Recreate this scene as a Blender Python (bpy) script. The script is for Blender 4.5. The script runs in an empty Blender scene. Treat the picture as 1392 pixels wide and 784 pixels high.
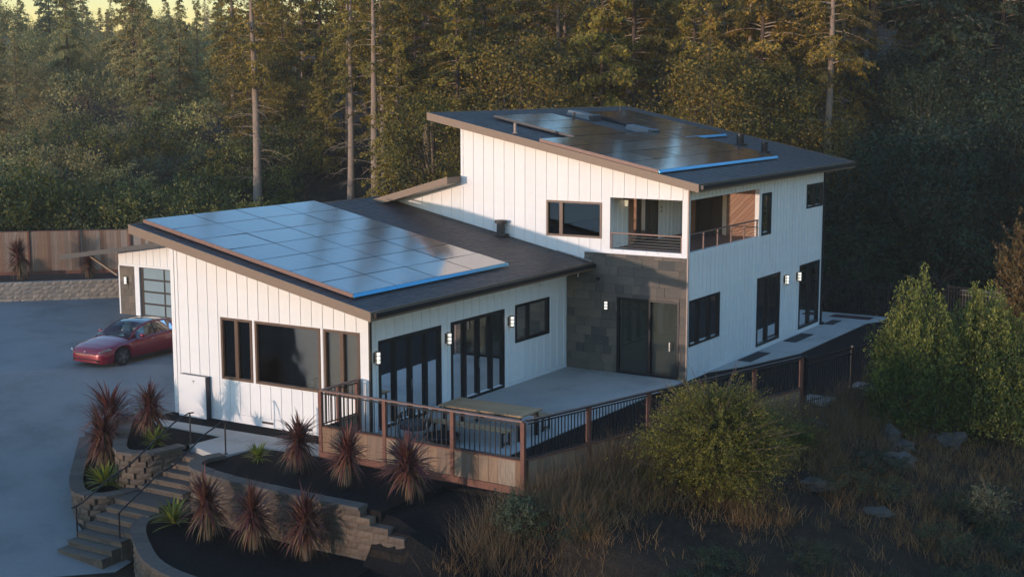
import bpy, math, random
import numpy as np
from mathutils import Vector, Matrix
random.seed(7)
S = bpy.context.scene
COL = S.collection
R = math.radians

# ------------------------------------------------------------------ camera
cam_d = bpy.data.cameras.new('camera')
cam = bpy.data.objects.new('camera', cam_d); COL.objects.link(cam)
fw = Vector((-0.52197, 0.84059, -0.14477)); rt = Vector((0.84966, 0.52732, -0.00164)); up = rt.cross(fw)
cam.matrix_world = Matrix(((rt.x, up.x, -fw.x, 23.858), (rt.y, up.y, -fw.y, -30.832), (rt.z, up.z, -fw.z, 9.830), (0, 0, 0, 1)))
cam_d.sensor_width = 36; cam_d.lens = 49.34; cam_d.clip_start = 0.5; cam_d.clip_end = 3000
S.camera = cam

# ------------------------------------------------------------------ light
SUN_EL, SUN_TRAVEL = 1.9, 15.8          # degrees; the light travels towards +Y turned this much to +X
w = bpy.data.worlds.new('World'); S.world = w; w.use_nodes = True
nt = w.node_tree; bg = nt.nodes['Background']
sky = nt.nodes.new('ShaderNodeTexSky'); sky.sky_type = 'NISHITA'; sky.sun_disc = False
sky.sun_elevation = R(SUN_EL); sky.sun_rotation = R(180 + SUN_TRAVEL)
sky.altitude = 0; sky.air_density = 1.0; sky.dust_density = 0.15; sky.ozone_density = 2.7
nt.links.new(sky.outputs[0], bg.inputs[0]); bg.inputs[1].default_value = 0.15
sl = bpy.data.lights.new('sun', 'SUN'); sl.energy = 0.40; sl.angle = R(0.6); sl.color = (1.0, 0.76, 0.62)
so = bpy.data.objects.new('sun', sl); COL.objects.link(so)
a = R(SUN_TRAVEL); e = R(SUN_EL)
so.rotation_euler = Vector((math.sin(a) * math.cos(e), math.cos(a) * math.cos(e), -math.sin(e))).to_track_quat('-Z', 'Y').to_euler()
so.location = (-15, -60, 20)
S.view_settings.view_transform = 'Standard'; S.view_settings.look = 'None'
S.view_settings.exposure = 2.82; S.view_settings.gamma = 1.0
HAZE = 0.00042

# ------------------------------------------------------------------ helpers
WLOC = {}
def wl(o): return WLOC.get(o.name, Vector((0, 0, 0))) if o else Vector((0, 0, 0))
def tag(o, label=None, cat=None, group=None, kind=None):
    if label: o['label'] = label
    if cat: o['category'] = cat
    if group: o['group'] = group
    if kind: o['kind'] = kind
    return o
def link(o, parent=None, world=(0, 0, 0)):
    COL.objects.link(o); world = Vector(world)
    if parent: o.parent = parent
    o.location = world - wl(parent); WLOC[o.name] = world
    return o
def thing(name, label, cat, loc=(0, 0, 0), group=None):
    o = bpy.data.objects.new(name, None); o.empty_display_size = 0.3
    link(o, None, loc); return tag(o, label, cat, group)

class MB:
    """collects polygons (world coordinates) for one mesh object"""
    def __init__(s): s.v = []; s.f = []; s.m = []; s.mi = 0
    def poly(s, pts):
        n = len(s.v); s.v += [tuple(p) for p in pts]; s.f.append(tuple(range(n, n + len(pts)))); s.m.append(s.mi); return s
    def hexa(s, p):       # p: 4 bottom (ccw), 4 top
        n = len(s.v); s.v += [tuple(q) for q in p]
        for f in ((3, 2, 1, 0), (4, 5, 6, 7), (0, 1, 5, 4), (1, 2, 6, 5), (2, 3, 7, 6), (3, 0, 4, 7)):
            s.f.append(tuple(n + i for i in f)); s.m.append(s.mi)
        return s
    def box(s, x0, x1, y0, y1, z0, z1):
        return s.hexa([(x0, y0, z0), (x1, y0, z0), (x1, y1, z0), (x0, y1, z0), (x0, y0, z1), (x1, y0, z1), (x1, y1, z1), (x0, y1, z1)])
    def bar(s, a, b, w, h=None, upv=(0, 0, 1)):      # box section along a-b
        a = Vector(a); b = Vector(b); d = (b - a).normalized(); h = h or w
        u = Vector(upv)
        if abs(d.dot(u)) > 0.98: u = Vector((0, 1, 0))
        sd = d.cross(u).normalized() * (w / 2); uu = sd.cross(d).normalized() * (h / 2)
        return s.hexa([a - sd - uu, a + sd - uu, b + sd - uu, b - sd - uu, a - sd + uu, a + sd + uu, b + sd + uu, b - sd + uu])
    def tube(s, pts, r, n=8, cap=True):
        pts = [Vector(p) for p in pts]; rs = r if isinstance(r, (list, tuple)) else [r] * len(pts)
        base = len(s.v); ref = None
        for i, p in enumerate(pts):
            d = (pts[min(i + 1, len(pts) - 1)] - pts[max(i - 1, 0)]).normalized()
            if ref is None: ref = d.orthogonal().normalized()
            ref = (ref - d * ref.dot(d)).normalized(); q = d.cross(ref)
            for k in range(n):
                t = 2 * math.pi * k / n; s.v.append(tuple(p + (ref * math.cos(t) + q * math.sin(t)) * rs[i]))
        for i in range(len(pts) - 1):
            for k in range(n):
                k2 = (k + 1) % n; b0 = base + i * n; s.f.append((b0 + k, b0 + k2, b0 + n + k2, b0 + n + k)); s.m.append(s.mi)
        if cap:
            s.f.append(tuple(base + k for k in reversed(range(n)))); s.m.append(s.mi)
            e_ = base + (len(pts) - 1) * n; s.f.append(tuple(e_ + k for k in range(n))); s.m.append(s.mi)
        return s
    def build(s, name, mat, parent=None, smooth=False, kind=None, label=None, origin=None):
        v = np.array(s.v, float)
        c = Vector(origin) if origin is not None else Vector(((v.min(0) + v.max(0)) / 2).tolist())
        me = bpy.data.meshes.new(name); me.from_pydata((v - np.array(c)).tolist(), [], s.f)
        for m_ in (mat if isinstance(mat, (list, tuple)) else [mat]): me.materials.append(m_)
        if isinstance(mat, (list, tuple)): me.polygons.foreach_set('material_index', s.m)
        if smooth: me.polygons.foreach_set('use_smooth', [True] * len(s.f))
        me.update(); o = bpy.data.objects.new(name, me); link(o, parent, c)
        if kind: o['kind'] = kind
        if label: o['label'] = label
        return o
def inst(name, me, parent, world, rot=None, scale=None):
    o = bpy.data.objects.new(name, me); link(o, parent, world)
    if rot: o.rotation_euler = rot
    if scale: o.scale = scale
    return o

# ------------------------------------------------------------------ materials
def nodes(name):
    m = bpy.data.materials.new(name); m.use_nodes = True
    return m, m.node_tree.nodes, m.node_tree.links, m.node_tree.nodes['Principled BSDF']
def ramp(N, L, src, stops):
    r = N.new('ShaderNodeValToRGB'); L.new(src, r.inputs[0])
    while len(r.color_ramp.elements) < len(stops): r.color_ramp.elements.new(0.5)
    for e_, (p, c) in zip(r.color_ramp.elements, stops): e_.position = p; e_.color = (*c, 1)
    return r.outputs[0]
def noise(N, L, scale, detail=4, rough=0.6, coord='Object', stretch=None):
    tc = N.new('ShaderNodeTexCoord'); n = N.new('ShaderNodeTexNoise'); src = tc.outputs[coord]
    if stretch:
        mp = N.new('ShaderNodeMapping'); mp.inputs['Scale'].default_value = stretch; L.new(src, mp.inputs[0]); src = mp.outputs[0]
    L.new(src, n.inputs['Vector']); n.inputs['Scale'].default_value = scale; n.inputs['Detail'].default_value = detail; n.inputs['Roughness'].default_value = rough
    return n.outputs['Fac']
def scl(c, k): return tuple(min(1, x * k) for x in c)
def mat(name, c, rough=0.6, var=0.12, nscale=6, rnd=0.0, bump=0.0, bscale=40, metal=0.0, spec=0.5, stretch=None, coord='Object', coat=0):
    m, N, L, B = nodes(name)
    f = noise(N, L, nscale, stretch=stretch, coord=coord)
    col = ramp(N, L, f, [(0.3, scl(c, 1 - var)), (0.7, scl(c, 1 + var))])
    if rnd:
        oi = N.new('ShaderNodeObjectInfo'); mx = N.new('ShaderNodeMix'); mx.data_type = 'RGBA'; mx.blend_type = 'MULTIPLY'
        rr = ramp(N, L, oi.outputs['Random'], [(0, (1 - rnd,) * 3), (1, (1.0, 1.0, 1.0))])
        mx.inputs[0].default_value = 1; L.new(col, mx.inputs[6]); L.new(rr, mx.inputs[7]); col = mx.outputs[2]
    L.new(col, B.inputs['Base Color']); B.inputs['Roughness'].default_value = rough; B.inputs['Metallic'].default_value = metal
    B.inputs['Specular IOR Level'].default_value = spec
    if coat: B.inputs['Coat Weight'].default_value = coat; B.inputs['Coat Roughness'].default_value = 0.03
    if bump:
        b = N.new('ShaderNodeBump'); b.inputs['Strength'].default_value = bump; b.inputs['Distance'].default_value = 0.02
        L.new(noise(N, L, bscale, 5, coord=coord), b.inputs['Height']); L.new(b.outputs[0], B.inputs['Normal'])
    return m
def rnd_mat(name, cols, rough=0.8, nscale=8, var=0.25, bump=0.3, bscale=30, stretch=None, spec=0.3, metal=0.0):
    """colour picked per object between several real tones of the same stuff"""
    m, N, L, B = nodes(name)
    oi = N.new('ShaderNodeObjectInfo')
    base = ramp(N, L, oi.outputs['Random'], [(i / max(1, len(cols) - 1), c) for i, c in enumerate(cols)])
    f = noise(N, L, nscale, 6, stretch=stretch)
    v = ramp(N, L, f, [(0.25, (1 - var,) * 3), (0.75, (1.0,) * 3)])
    mx = N.new('ShaderNodeMix'); mx.data_type = 'RGBA'; mx.blend_type = 'MULTIPLY'; mx.inputs[0].default_value = 1
    L.new(base, mx.inputs[6]); L.new(v, mx.inputs[7]); L.new(mx.outputs[2], B.inputs['Base Color'])
    B.inputs['Roughness'].default_value = rough; B.inputs['Specular IOR Level'].default_value = spec; B.inputs['Metallic'].default_value = metal
    b = N.new('ShaderNodeBump'); b.inputs['Strength'].default_value = bump; b.inputs['Distance'].default_value = 0.02
    L.new(noise(N, L, bscale, 5, stretch=stretch), b.inputs['Height']); L.new(b.outputs[0], B.inputs['Normal'])
    return m
def leaf_mat(name, cols, trans=0.25, rough=0.55, ov=0.3, spec=0.25):
    m, N, L, B = nodes(name)
    at = N.new('ShaderNodeAttribute'); at.attribute_name = 'tone'
    base = ramp(N, L, at.outputs['Fac'], [(i / max(1, len(cols) - 1), c) for i, c in enumerate(cols)])
    oi = N.new('ShaderNodeObjectInfo'); rr = ramp(N, L, oi.outputs['Random'], [(0, (1 - ov, 1 - ov * 0.8, 1 - ov)), (0.5, (0.9, 1.0, 0.8)), (1, (1.0, 0.9, 0.85))])
    mx = N.new('ShaderNodeMix'); mx.data_type = 'RGBA'; mx.blend_type = 'MULTIPLY'; mx.inputs[0].default_value = 1
    L.new(base, mx.inputs[6]); L.new(rr, mx.inputs[7])
    L.new(mx.outputs[2], B.inputs['Base Color']); B.inputs['Roughness'].default_value = rough; B.inputs['Specular IOR Level'].default_value = spec
    if trans:
        t = N.new('ShaderNodeBsdfTranslucent'); L.new(mx.outputs[2], t.inputs[0]); ms = N.new('ShaderNodeMixShader'); ms.inputs[0].default_value = trans
        L.new(B.outputs[0], ms.inputs[1]); L.new(t.outputs[0], ms.inputs[2]); L.new(ms.outputs[0], N['Material Output'].inputs[0])
    return m
def glass_mat(name, tint=(0.6, 0.65, 0.65), ior=1.5, refl=1.0):
    m, N, L, B = nodes(name); N.remove(B)
    t = N.new('ShaderNodeBsdfTransparent'); t.inputs[0].default_value = (*tint, 1)
    g = N.new('ShaderNodeBsdfGlossy'); g.inputs['Roughness'].default_value = 0.02; g.inputs[0].default_value = (refl, refl, refl, 1)
    f = N.new('ShaderNodeFresnel'); f.inputs[0].default_value = ior; ms = N.new('ShaderNodeMixShader')
    b = N.new('ShaderNodeBump'); b.inputs['Strength'].default_value = 0.05; b.inputs['Distance'].default_value = 0.02
    L.new(noise(N, L, 1.2, 1), b.inputs['Height']); L.new(b.outputs[0], g.inputs['Normal'])
    L.new(f.outputs[0], ms.inputs[0]); L.new(t.outputs[0], ms.inputs[1]); L.new(g.outputs[0], ms.inputs[2]); L.new(ms.outputs[0], N['Material Output'].inputs[0])
    return m
def emis(name, c, s):
    m, N, L, B = nodes(name); B.inputs['Base Color'].default_value = (0.9, 0.9, 0.85, 1)
    B.inputs['Emission Color'].default_value = (*c, 1); B.inputs['Emission Strength'].default_value = s; return m

M = {}
M['white'] = mat('white_siding_paint', (0.80, 0.79, 0.77), 0.55, 0.03, 3, rnd=0.05, bump=0.06, bscale=60)
M['white_trim'] = mat('white_trim_paint', (0.78, 0.77, 0.76), 0.5, 0.03, 3)
M['soffit'] = mat('soffit_paint', (0.62, 0.55, 0.47), 0.6, 0.05, 3)
M['fascia'] = mat('brown_fascia_paint', (0.21, 0.145, 0.098), 0.55, 0.08, 5, stretch=(1, 1, 6))
M['black'] = mat('black_metal', (0.012, 0.013, 0.016), 0.4, 0.2, 8, metal=0.3)
M['dark_frame'] = mat('dark_bronze_frame', (0.030, 0.022, 0.018), 0.4, 0.15, 8)
M['bronze'] = mat('bronze_window_frame', (0.10, 0.055, 0.035), 0.4, 0.1, 8)
M['brown_rail'] = mat('brown_painted_rail', (0.20, 0.11, 0.085), 0.5, 0.15, 8)
M['shingle'] = None
M['concrete'] = None
M['mulch'] = mat('black_mulch', (0.013, 0.012, 0.012), 0.95, 0.5, 18, bump=1.0, bscale=45, spec=0.1, coord='Object')
M['slate'] = rnd_mat('slate_tile', [(0.13, 0.11, 0.09), (0.175, 0.14, 0.11), (0.085, 0.082, 0.074), (0.21, 0.165, 0.125), (0.14, 0.122, 0.10)], 0.75, 5, 0.3, 0.35, 18)
M['grout'] = mat('dark_grout', (0.05, 0.05, 0.05), 0.9)
M['stone'] = rnd_mat('dimmed_retaining_block', [(0.165, 0.12, 0.088), (0.11, 0.085, 0.068), (0.19, 0.14, 0.10), (0.135, 0.10, 0.078)], 0.9, 7, 0.35, 0.9, 22)  # foreground dimness is put into this block colour, and into the caps
M['stone_grey'] = rnd_mat('grey_retaining_block', [(0.34, 0.29, 0.24), (0.26, 0.23, 0.20), (0.38, 0.32, 0.26), (0.29, 0.245, 0.20)], 0.9, 7, 0.3, 0.9, 22)
M['cap'] = rnd_mat('cap_stone', [(0.125, 0.105, 0.09), (0.095, 0.082, 0.072), (0.14, 0.12, 0.10)], 0.9, 6, 0.25, 0.6, 25)
M['plank'] = rnd_mat('weathered_plank', [(0.30, 0.19, 0.12), (0.22, 0.15, 0.11), (0.34, 0.24, 0.16), (0.26, 0.15, 0.09), (0.36, 0.29, 0.22)], 0.8, 3, 0.35, 0.3, 10, stretch=(6, 6, 0.7))
M['fence_plank'] = rnd_mat('weathered_fence_board', [(0.26, 0.15, 0.10), (0.34, 0.24, 0.17), (0.20, 0.11, 0.07), (0.40, 0.34, 0.28), (0.28, 0.17, 0.11), (0.24, 0.19, 0.15)], 0.85, 3, 0.35, 0.3, 10, stretch=(6, 6, 0.7))
M['redwood'] = mat('redwood_post', (0.155, 0.055, 0.035), 0.6, 0.25, 4, rnd=0.15, stretch=(5, 5, 0.8))
M['cedar'] = rnd_mat('cedar_board', [(0.36, 0.20, 0.13), (0.30, 0.16, 0.10), (0.40, 0.24, 0.16)], 0.6, 4, 0.2, 0.2, 12, stretch=(3, 3, 3))
M['table_wood'] = rnd_mat('teak_board', [(0.46, 0.29, 0.16), (0.37, 0.24, 0.13), (0.50, 0.33, 0.19)], 0.7, 4, 0.3, 0.2, 14, stretch=(0.6, 5, 5))
M['glass'] = glass_mat('window_glass', (0.86, 0.87, 0.86))
M['glass_dark'] = glass_mat('dark_window_glass', (0.66, 0.70, 0.70))
M['car_glass'] = glass_mat('car_glass', (0.72, 0.80, 0.77), 1.33)
M['blind'] = mat('grey_roller_blind', (0.24, 0.225, 0.19), 0.9, 0.08, 2, stretch=(1, 1, 8))
M['curtain'] = mat('dark_teal_curtain', (0.035, 0.07, 0.07), 0.9, 0.2, 4, stretch=(9, 9, 0.4))
M['curtain_light'] = mat('pale_curtain', (0.55, 0.52, 0.46), 0.9, 0.1, 6, stretch=(8, 8, 0.3))
M['interior'] = mat('interior_paint', (0.16, 0.14, 0.12), 0.9, 0.1)
M['frosted'] = mat('frosted_garage_pane', (0.24, 0.31, 0.33), 0.22, 0.05, 1.5, spec=0.6)
M['lamp'] = emis('lamp_glow', (1.0, 0.93, 0.78), 0.16)
M['lamp_dim'] = emis('lamp_glow_warm', (1.0, 0.80, 0.5), 0.07)
M['pipe'] = mat('vent_pipe_paint', (0.05, 0.04, 0.036), 0.6)
M['steel'] = mat('galvanised_steel', (0.35, 0.36, 0.37), 0.35, 0.15, 10, metal=0.8)
M['downpipe'] = mat('taupe_corner_trim', (0.36, 0.27, 0.22), 0.5)
M['bark'] = mat('conifer_bark', (0.10, 0.072, 0.055), 0.95, 0.4, 5, bump=1.0, bscale=9, stretch=(4, 4, 0.7), spec=0.1)
M['bark_pale'] = mat('pale_trunk_bark', (0.27, 0.21, 0.165), 0.95, 0.35, 5, bump=1.0, bscale=9, stretch=(4, 4, 0.7), spec=0.1)
M['deadwood'] = mat('bare_dead_branch', (0.32, 0.25, 0.19), 0.95, 0.3, 5, spec=0.1)
M['rock'] = rnd_mat('granite_boulder', [(0.085, 0.075, 0.065), (0.13, 0.115, 0.10), (0.07, 0.065, 0.06)], 0.95, 3, 0.4, 1.0, 8)
M['powerbox'] = mat('white_battery_case', (0.78, 0.78, 0.77), 0.35, 0.01, 2)
M['navy'] = mat('dark_case_side', (0.02, 0.02, 0.03), 0.4)

def shingle_mat():
    m, N, L, B = nodes('asphalt_shingle')
    g = N.new('ShaderNodeNewGeometry')
    base = ramp(N, L, g.outputs['Random Per Island'], [(0, (0.028, 0.026, 0.030)), (0.35, (0.050, 0.040, 0.038)), (0.7, (0.078, 0.052, 0.045)), (1, (0.036, 0.038, 0.045))])  # redder tones put the wall's warm bounce light into the shingles
    f = noise(N, L, 60, 3); v = ramp(N, L, f, [(0.3, (0.75,) * 3), (0.7, (1,) * 3)])
    mx = N.new('ShaderNodeMix'); mx.data_type = 'RGBA'; mx.blend_type = 'MULTIPLY'; mx.inputs[0].default_value = 1
    L.new(base, mx.inputs[6]); L.new(v, mx.inputs[7]); L.new(mx.outputs[2], B.inputs['Base Color'])
    B.inputs['Roughness'].default_value = 0.55; B.inputs['Specular IOR Level'].default_value = 0.6
    return m
M['shingle'] = shingle_mat()
def concrete_mat(name, c):
    m, N, L, B = nodes(name)
    f1 = noise(N, L, 0.35, 5, 0.65); f2 = noise(N, L, 9, 5, 0.7)
    a1 = ramp(N, L, f1, [(0.3, scl(c, 0.66)), (0.5, c), (0.72, scl(c, 1.15))]); a2 = ramp(N, L, f2, [(0.3, (0.88,) * 3), (0.7, (1,) * 3)])
    mx = N.new('ShaderNodeMix'); mx.data_type = 'RGBA'; mx.blend_type = 'MULTIPLY'; mx.inputs[0].default_value = 1
    L.new(a1, mx.inputs[6]); L.new(a2, mx.inputs[7]); L.new(mx.outputs[2], B.inputs['Base Color']); B.inputs['Roughness'].default_value = 0.8
    b = N.new('ShaderNodeBump'); b.inputs['Strength'].default_value = 0.25; b.inputs['Distance'].default_value = 0.01
    L.new(f2, b.inputs['Height']); L.new(b.outputs[0], B.inputs['Normal'])
    return m
M['concrete'] = concrete_mat('pale_concrete', (0.40, 0.385, 0.36))
M['driveway'] = concrete_mat('driveway_concrete', (0.20, 0.205, 0.205))
def solar_mat():
    m, N, L, B = nodes('solar_glass')
    oi = N.new('ShaderNodeObjectInfo'); c = ramp(N, L, oi.outputs['Random'], [(0, (0.010, 0.014, 0.026)), (1, (0.018, 0.022, 0.034))])
    L.new(c, B.inputs['Base Color']); B.inputs['Roughness'].default_value = 0.15; B.inputs['IOR'].default_value = 2.0; B.inputs['Specular IOR Level'].default_value = 0.8; B.inputs['Coat Weight'].default_value = 0.6; B.inputs['Coat Roughness'].default_value = 0.11
    b = N.new('ShaderNodeBump'); b.inputs['Strength'].default_value = 0.12; b.inputs['Distance'].default_value = 0.02
    L.new(noise(N, L, 0.9, 2), b.inputs['Height']); L.new(b.outputs[0], B.inputs['Normal'])
    return m
M['solar'] = solar_mat()
M['skirt'] = mat('sky_tinted_skirt', (0.08, 0.33, 0.52), 0.3, 0.05, 3, metal=0.6)  # glossy black skirt with the reflected sky's blue put into its colour
M['vent_metal'] = mat('weathered_vent_metal', (0.13, 0.14, 0.145), 0.5, 0.15, 10, metal=0.4)
def ground_mat():
    m, N, L, B = nodes('dry_hillside_soil')
    f = noise(N, L, 0.25, 8, 0.7); f2 = noise(N, L, 3, 6, 0.7)
    c1 = ramp(N, L, f, [(0.3, (0.026, 0.020, 0.015)), (0.55, (0.052, 0.038, 0.027)), (0.75, (0.032, 0.032, 0.018))])
    c2 = ramp(N, L, f2, [(0.3, (0.6,) * 3), (0.7, (1.1,) * 3)])
    mx = N.new('ShaderNodeMix'); mx.data_type = 'RGBA'; mx.blend_type = 'MULTIPLY'; mx.inputs[0].default_value = 1
    L.new(c1, mx.inputs[6]); L.new(c2, mx.inputs[7]); L.new(mx.outputs[2], B.inputs['Base Color']); B.inputs['Roughness'].default_value = 1
    b = N.new('ShaderNodeBump'); b.inputs['Strength'].default_value = 1; b.inputs['Distance'].default_value = 0.15
    L.new(f2, b.inputs['Height']); L.new(b.outputs[0], B.inputs['Normal']); B.inputs['Specular IOR Level'].default_value = 0.1
    return m
M['ground'] = ground_mat()

# ------------------------------------------------------------------ terrain
def sm(t, a, b):
    t = max(0.0, min(1.0, (t - a) / (b - a))); return t * t * (3 - 2 * t)
def drive_z(x, y):
    s_ = ((x + 15) - (y - 3.5)) / 1.4142
    return -0.3 - 0.135 * max(0.0, s_) if s_ < 22 else -3.27 - 0.05 * (s_ - 22)
def fence_x(y): return 6.23 + (y + 1.93) * 0.2535
def depth_of(x, y): return (x - 23.858) * -0.5275 + (y + 30.832) * 0.8495
def side_of(x, y): return (x - 23.858) * 0.8497 + (y + 30.832) * 0.5273
def ground_z(x, y):
    """the lie of the land under and around the plot"""
    z = -0.5
    # front: terraces down to the slope below the camera
    if y < -1.2: z = -0.5 - 1.15 * sm(-y, 4.7, 5.6) - 0.16 * max(0, -y - 6.2)
    if x > 4 and y < -2.2: z = min(z, -0.36 - 0.42 * min(4.0, x - 4) * sm(-y, 2.2, 4.6))
    # right of the boundary fence: falls away
    dx = (x - fence_x(y)) * 0.97
    zr = -0.15 - 0.24 * max(0, dx - 0.3)
    if dx > 0: z = min(z, zr) if y < 0 else zr
    if y > -1.2 and dx > -0.8 and dx <= 0: z = -0.35
    if -12 < x < 4.0 and y < -2.9: z = min(z, -2.45)
    # left: driveway plane
    zd = drive_z(x, y) - 0.12
    if x < -7.4: z = zd if x < -11 or y > 1 else min(z, zd)
    elif x < -4.5 and y < -1.2: z = min(z, zd)
    z = max(z, -7.5 - 0.03 * max(0, -y - 40))
    # rising wooded hills behind
    d = depth_of(x, y); s_ = side_of(x, y)
    q = d - 62.8 - 7.5 * sm(-s_, 3, 12)
    ul = 0.17 * max(0, min(q, 32)) + 0.035 * max(0, q - 32) + 0.018 * max(0, q - 190)   # left: a wide valley that climbs slowly
    ur = 0.20 * max(0, min(q, 60)) + 0.25 * max(0, q - 60) * sm(q, 60, 160)            # right: a steep wooded slope
    ur = min(ur, 52.0)
    k_ = sm(s_ * 80.0 / max(80.0, d), -13, 2); up_ = ul * (1 - k_) + ur * k_
    if q > 0:
        zb = -0.1 + up_ + 0.5 * math.sin(x * 0.11) * sm(q, 5, 30)
        # right side climbs sooner
        z = z * (1 - sm(q, 0, 3)) + zb * sm(q, 0, 3)
    # unseen rise added behind the camera to keep low sun off the foreground
    b_ = sm(-y, 80, 125)
    z = z * (1 - b_) + (3.3 + 0.5 * math.sin(x * 0.07) + 0.3 * math.sin(x * 0.23)) * b_
    return z
def axis(lo, hi, flo, fhi, fine, coarse):
    a_ = [flo]
    while a_[-1] < fhi: a_.append(a_[-1] + fine)
    st = coarse * 0.4
    b_ = a_[-1]
    while b_ < hi: b_ = min(hi, b_ + st); a_.append(b_); st = min(coarse, st * 1.15)
    st = coarse * 0.4; b_ = a_[0]; pre = []
    while b_ > lo: b_ = max(lo, b_ - st); pre.append(b_); st = min(coarse, st * 1.15)
    return pre[::-1] + a_
TX0, TX1, TY0, TY1 = -520, 260, -150, 620
def terrain():
    xs = axis(TX0, TX1, -26, 24, 0.5, 14); ys = axis(TY0, TY1, -14, 34, 0.5, 14)
    v = []; f = []
    for y in ys:
        for x in xs:
            n_ = 0.05 * math.sin(x * 1.7 + y) * math.cos(y * 1.3) if not (-26 < x < fence_x(y) and -9 < y < 30) else 0
            v.append((x, y, ground_z(x, y) + n_))
    nx = len(xs)
    for j in range(len(ys) - 1):
        for i in range(nx - 1):
            f.append((j * nx + i, j * nx + i + 1, (j + 1) * nx + i + 1, (j + 1) * nx + i))
    me = bpy.data.meshes.new('ground'); me.from_pydata(v, [], f); me.materials.append(M['ground'])
    me.polygons.foreach_set('use_smooth', [True] * len(f)); me.update()
    o = bpy.data.objects.new('ground', me); link(o); tag(o, kind='structure')
terrain()
def sheet(name, pts, z, m, thick=0.12):
    mb = MB(); n = len(pts)
    zf = z if callable(z) else (lambda x, y: z)
    t = [(x, y, zf(x, y)) for x, y in pts]; b = [(x, y, zf(x, y) - thick) for x, y in pts]
    mb.poly(t)
    for i in range(n):
        j = (i + 1) % n; mb.poly([b[i], b[j], t[j], t[i]])
    o = mb.build(name, m); tag(o, kind='structure'); return o
# driveway as a grid following its fall
def driveway():
    mb = MB(); 
    xs = [-60 + i * 1.5 for i in range(0, 45)]
    def inside(x, y):
        return not (x > -7.6 and y > -0.9) and not (x > -10.6 and y > -1 - (x + 10.6) * 1.0 - 0.2) 
    P = [(-44, 5), (-34.4, 13.0), (-23.2, 23.3), (-14, 23.3), (-7.55, 14), (-7.55, -0.1), (-8.2, -1.0), (-10.62, -1.05), (-7.95, -3.70), (-5.95, -5.55), (-4.9, -6.1), (-2.9, -6.4), (-2.6, -8.5), (-4, -18), (-20, -30), (-50, -20)]
    s_top = [(x, y, drive_z(x, y) + 0.02) for x, y in P]
    # split at the crease where the fall begins
    me = bpy.data.meshes.new('driveway'); import bmesh
    bm = bmesh.new(); f = bm.faces.new([bm.verts.new((x, y, 0)) for x, y in P])
    for k in range(0, 34):
        dd = -6 + k * 1.0   # cuts along the direction of fall
        bmesh.ops.bisect_plane(bm, geom=bm.verts[:] + bm.edges[:] + bm.faces[:], plane_co=(-15 + dd * 0.7071, 3.5 - dd * 0.7071, 0), plane_no=(0.7071, -0.7071, 0))
    for v in bm.verts: v.co.z = drive_z(v.co.x, v.co.y) + 0.02
    bmesh.ops.triangulate(bm, faces=bm.faces[:]); bm.normal_update()
    bm.to_mesh(me); bm.free(); me.materials.append(M['driveway'])
    o = bpy.data.objects.new('driveway', me); link(o); tag(o, kind='structure')
driveway()
sheet('patio', [(0.02, -1.62), (4.55, -1.62), (4.55, 11.19), (0.02, 11.19)], 0.0, M['concrete'], 0.5)
sheet('gravel_bed', [(4.55, -1.65), (6.2, -1.75), (fence_x(9.6) - .05, 9.6), (fence_x(22) - .05, 22), (12.2, 27.6), (4.6, 27.6), (4.6, 11.3), (4.55, 11.2)], -0.03, M['mulch'], 0.4)
sheet('walkway', [(4.62, 12.9), (5.3, 14.6), (6.1, 17.8), (6.15, 25.5), (6.5, 26.3), (6.5, 27.35), (1.0, 27.35), (1.0, 24.6), (4.62, 24.6)], 0.0, M['concrete'], 0.2)
for x0, x1, y0, y1, lb in ((4.72, 5.22, 19.75, 21.7, 'second'), (4.72, 5.2, 15.3, 17.2, 'first'), (4.7, 5.1, 24.3, 25.4, 'third'), (4.3, 6.0, 26.2, 26.9, 'red')):
    mb = MB(); mb.box(x0, x1, y0, y1, 0.004, 0.022)
    o = mb.build('door_mat', mat('mat_rubber_' + lb, (0.014, 0.014, 0.016) if lb != 'red' else (0.05, 0.012, 0.012), 0.9, 0.3, 30, bump=0.6))
    tag(o, {'second': 'dark rectangular door mat on the pale walkway between the two glass doors', 'first': 'dark rectangular mat on the walkway before the first tall glass door', 'third': 'small dark mat at the far end corner of the walkway', 'red': 'dark red strip mat lying across the far end of walkway'}[lb], 'mat', 'mats on the side walkway')
for k, (x, y, sx, sy) in enumerate(((9.35, 10.9, .55, .5), (10.0, 13.6, .5, .45))):
    o = sheet('concrete_pad', [(x - sx, y - sy), (x + sx * .6, y - sy), (x + sx * .6, y + sy), (x - sx, y + sy)], 0.0, M['concrete'], 0.1)
sheet('path', [(-7.9, -0.95), (-0.55, -0.75), (-0.55, -1.65), (-2.45, -1.85), (-2.75, -3.25), (-4.35, -2.75), (-4.25, -1.55), (-6.9, -1.5)], -0.3, M['concrete'], 0.25)
sheet('mulch_strip', [(-7.75, -0.94), (-7.75, -0.02), (-0.4, -0.02), (-0.4, -0.76)], -0.31, M['mulch'], 0.3)
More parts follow.
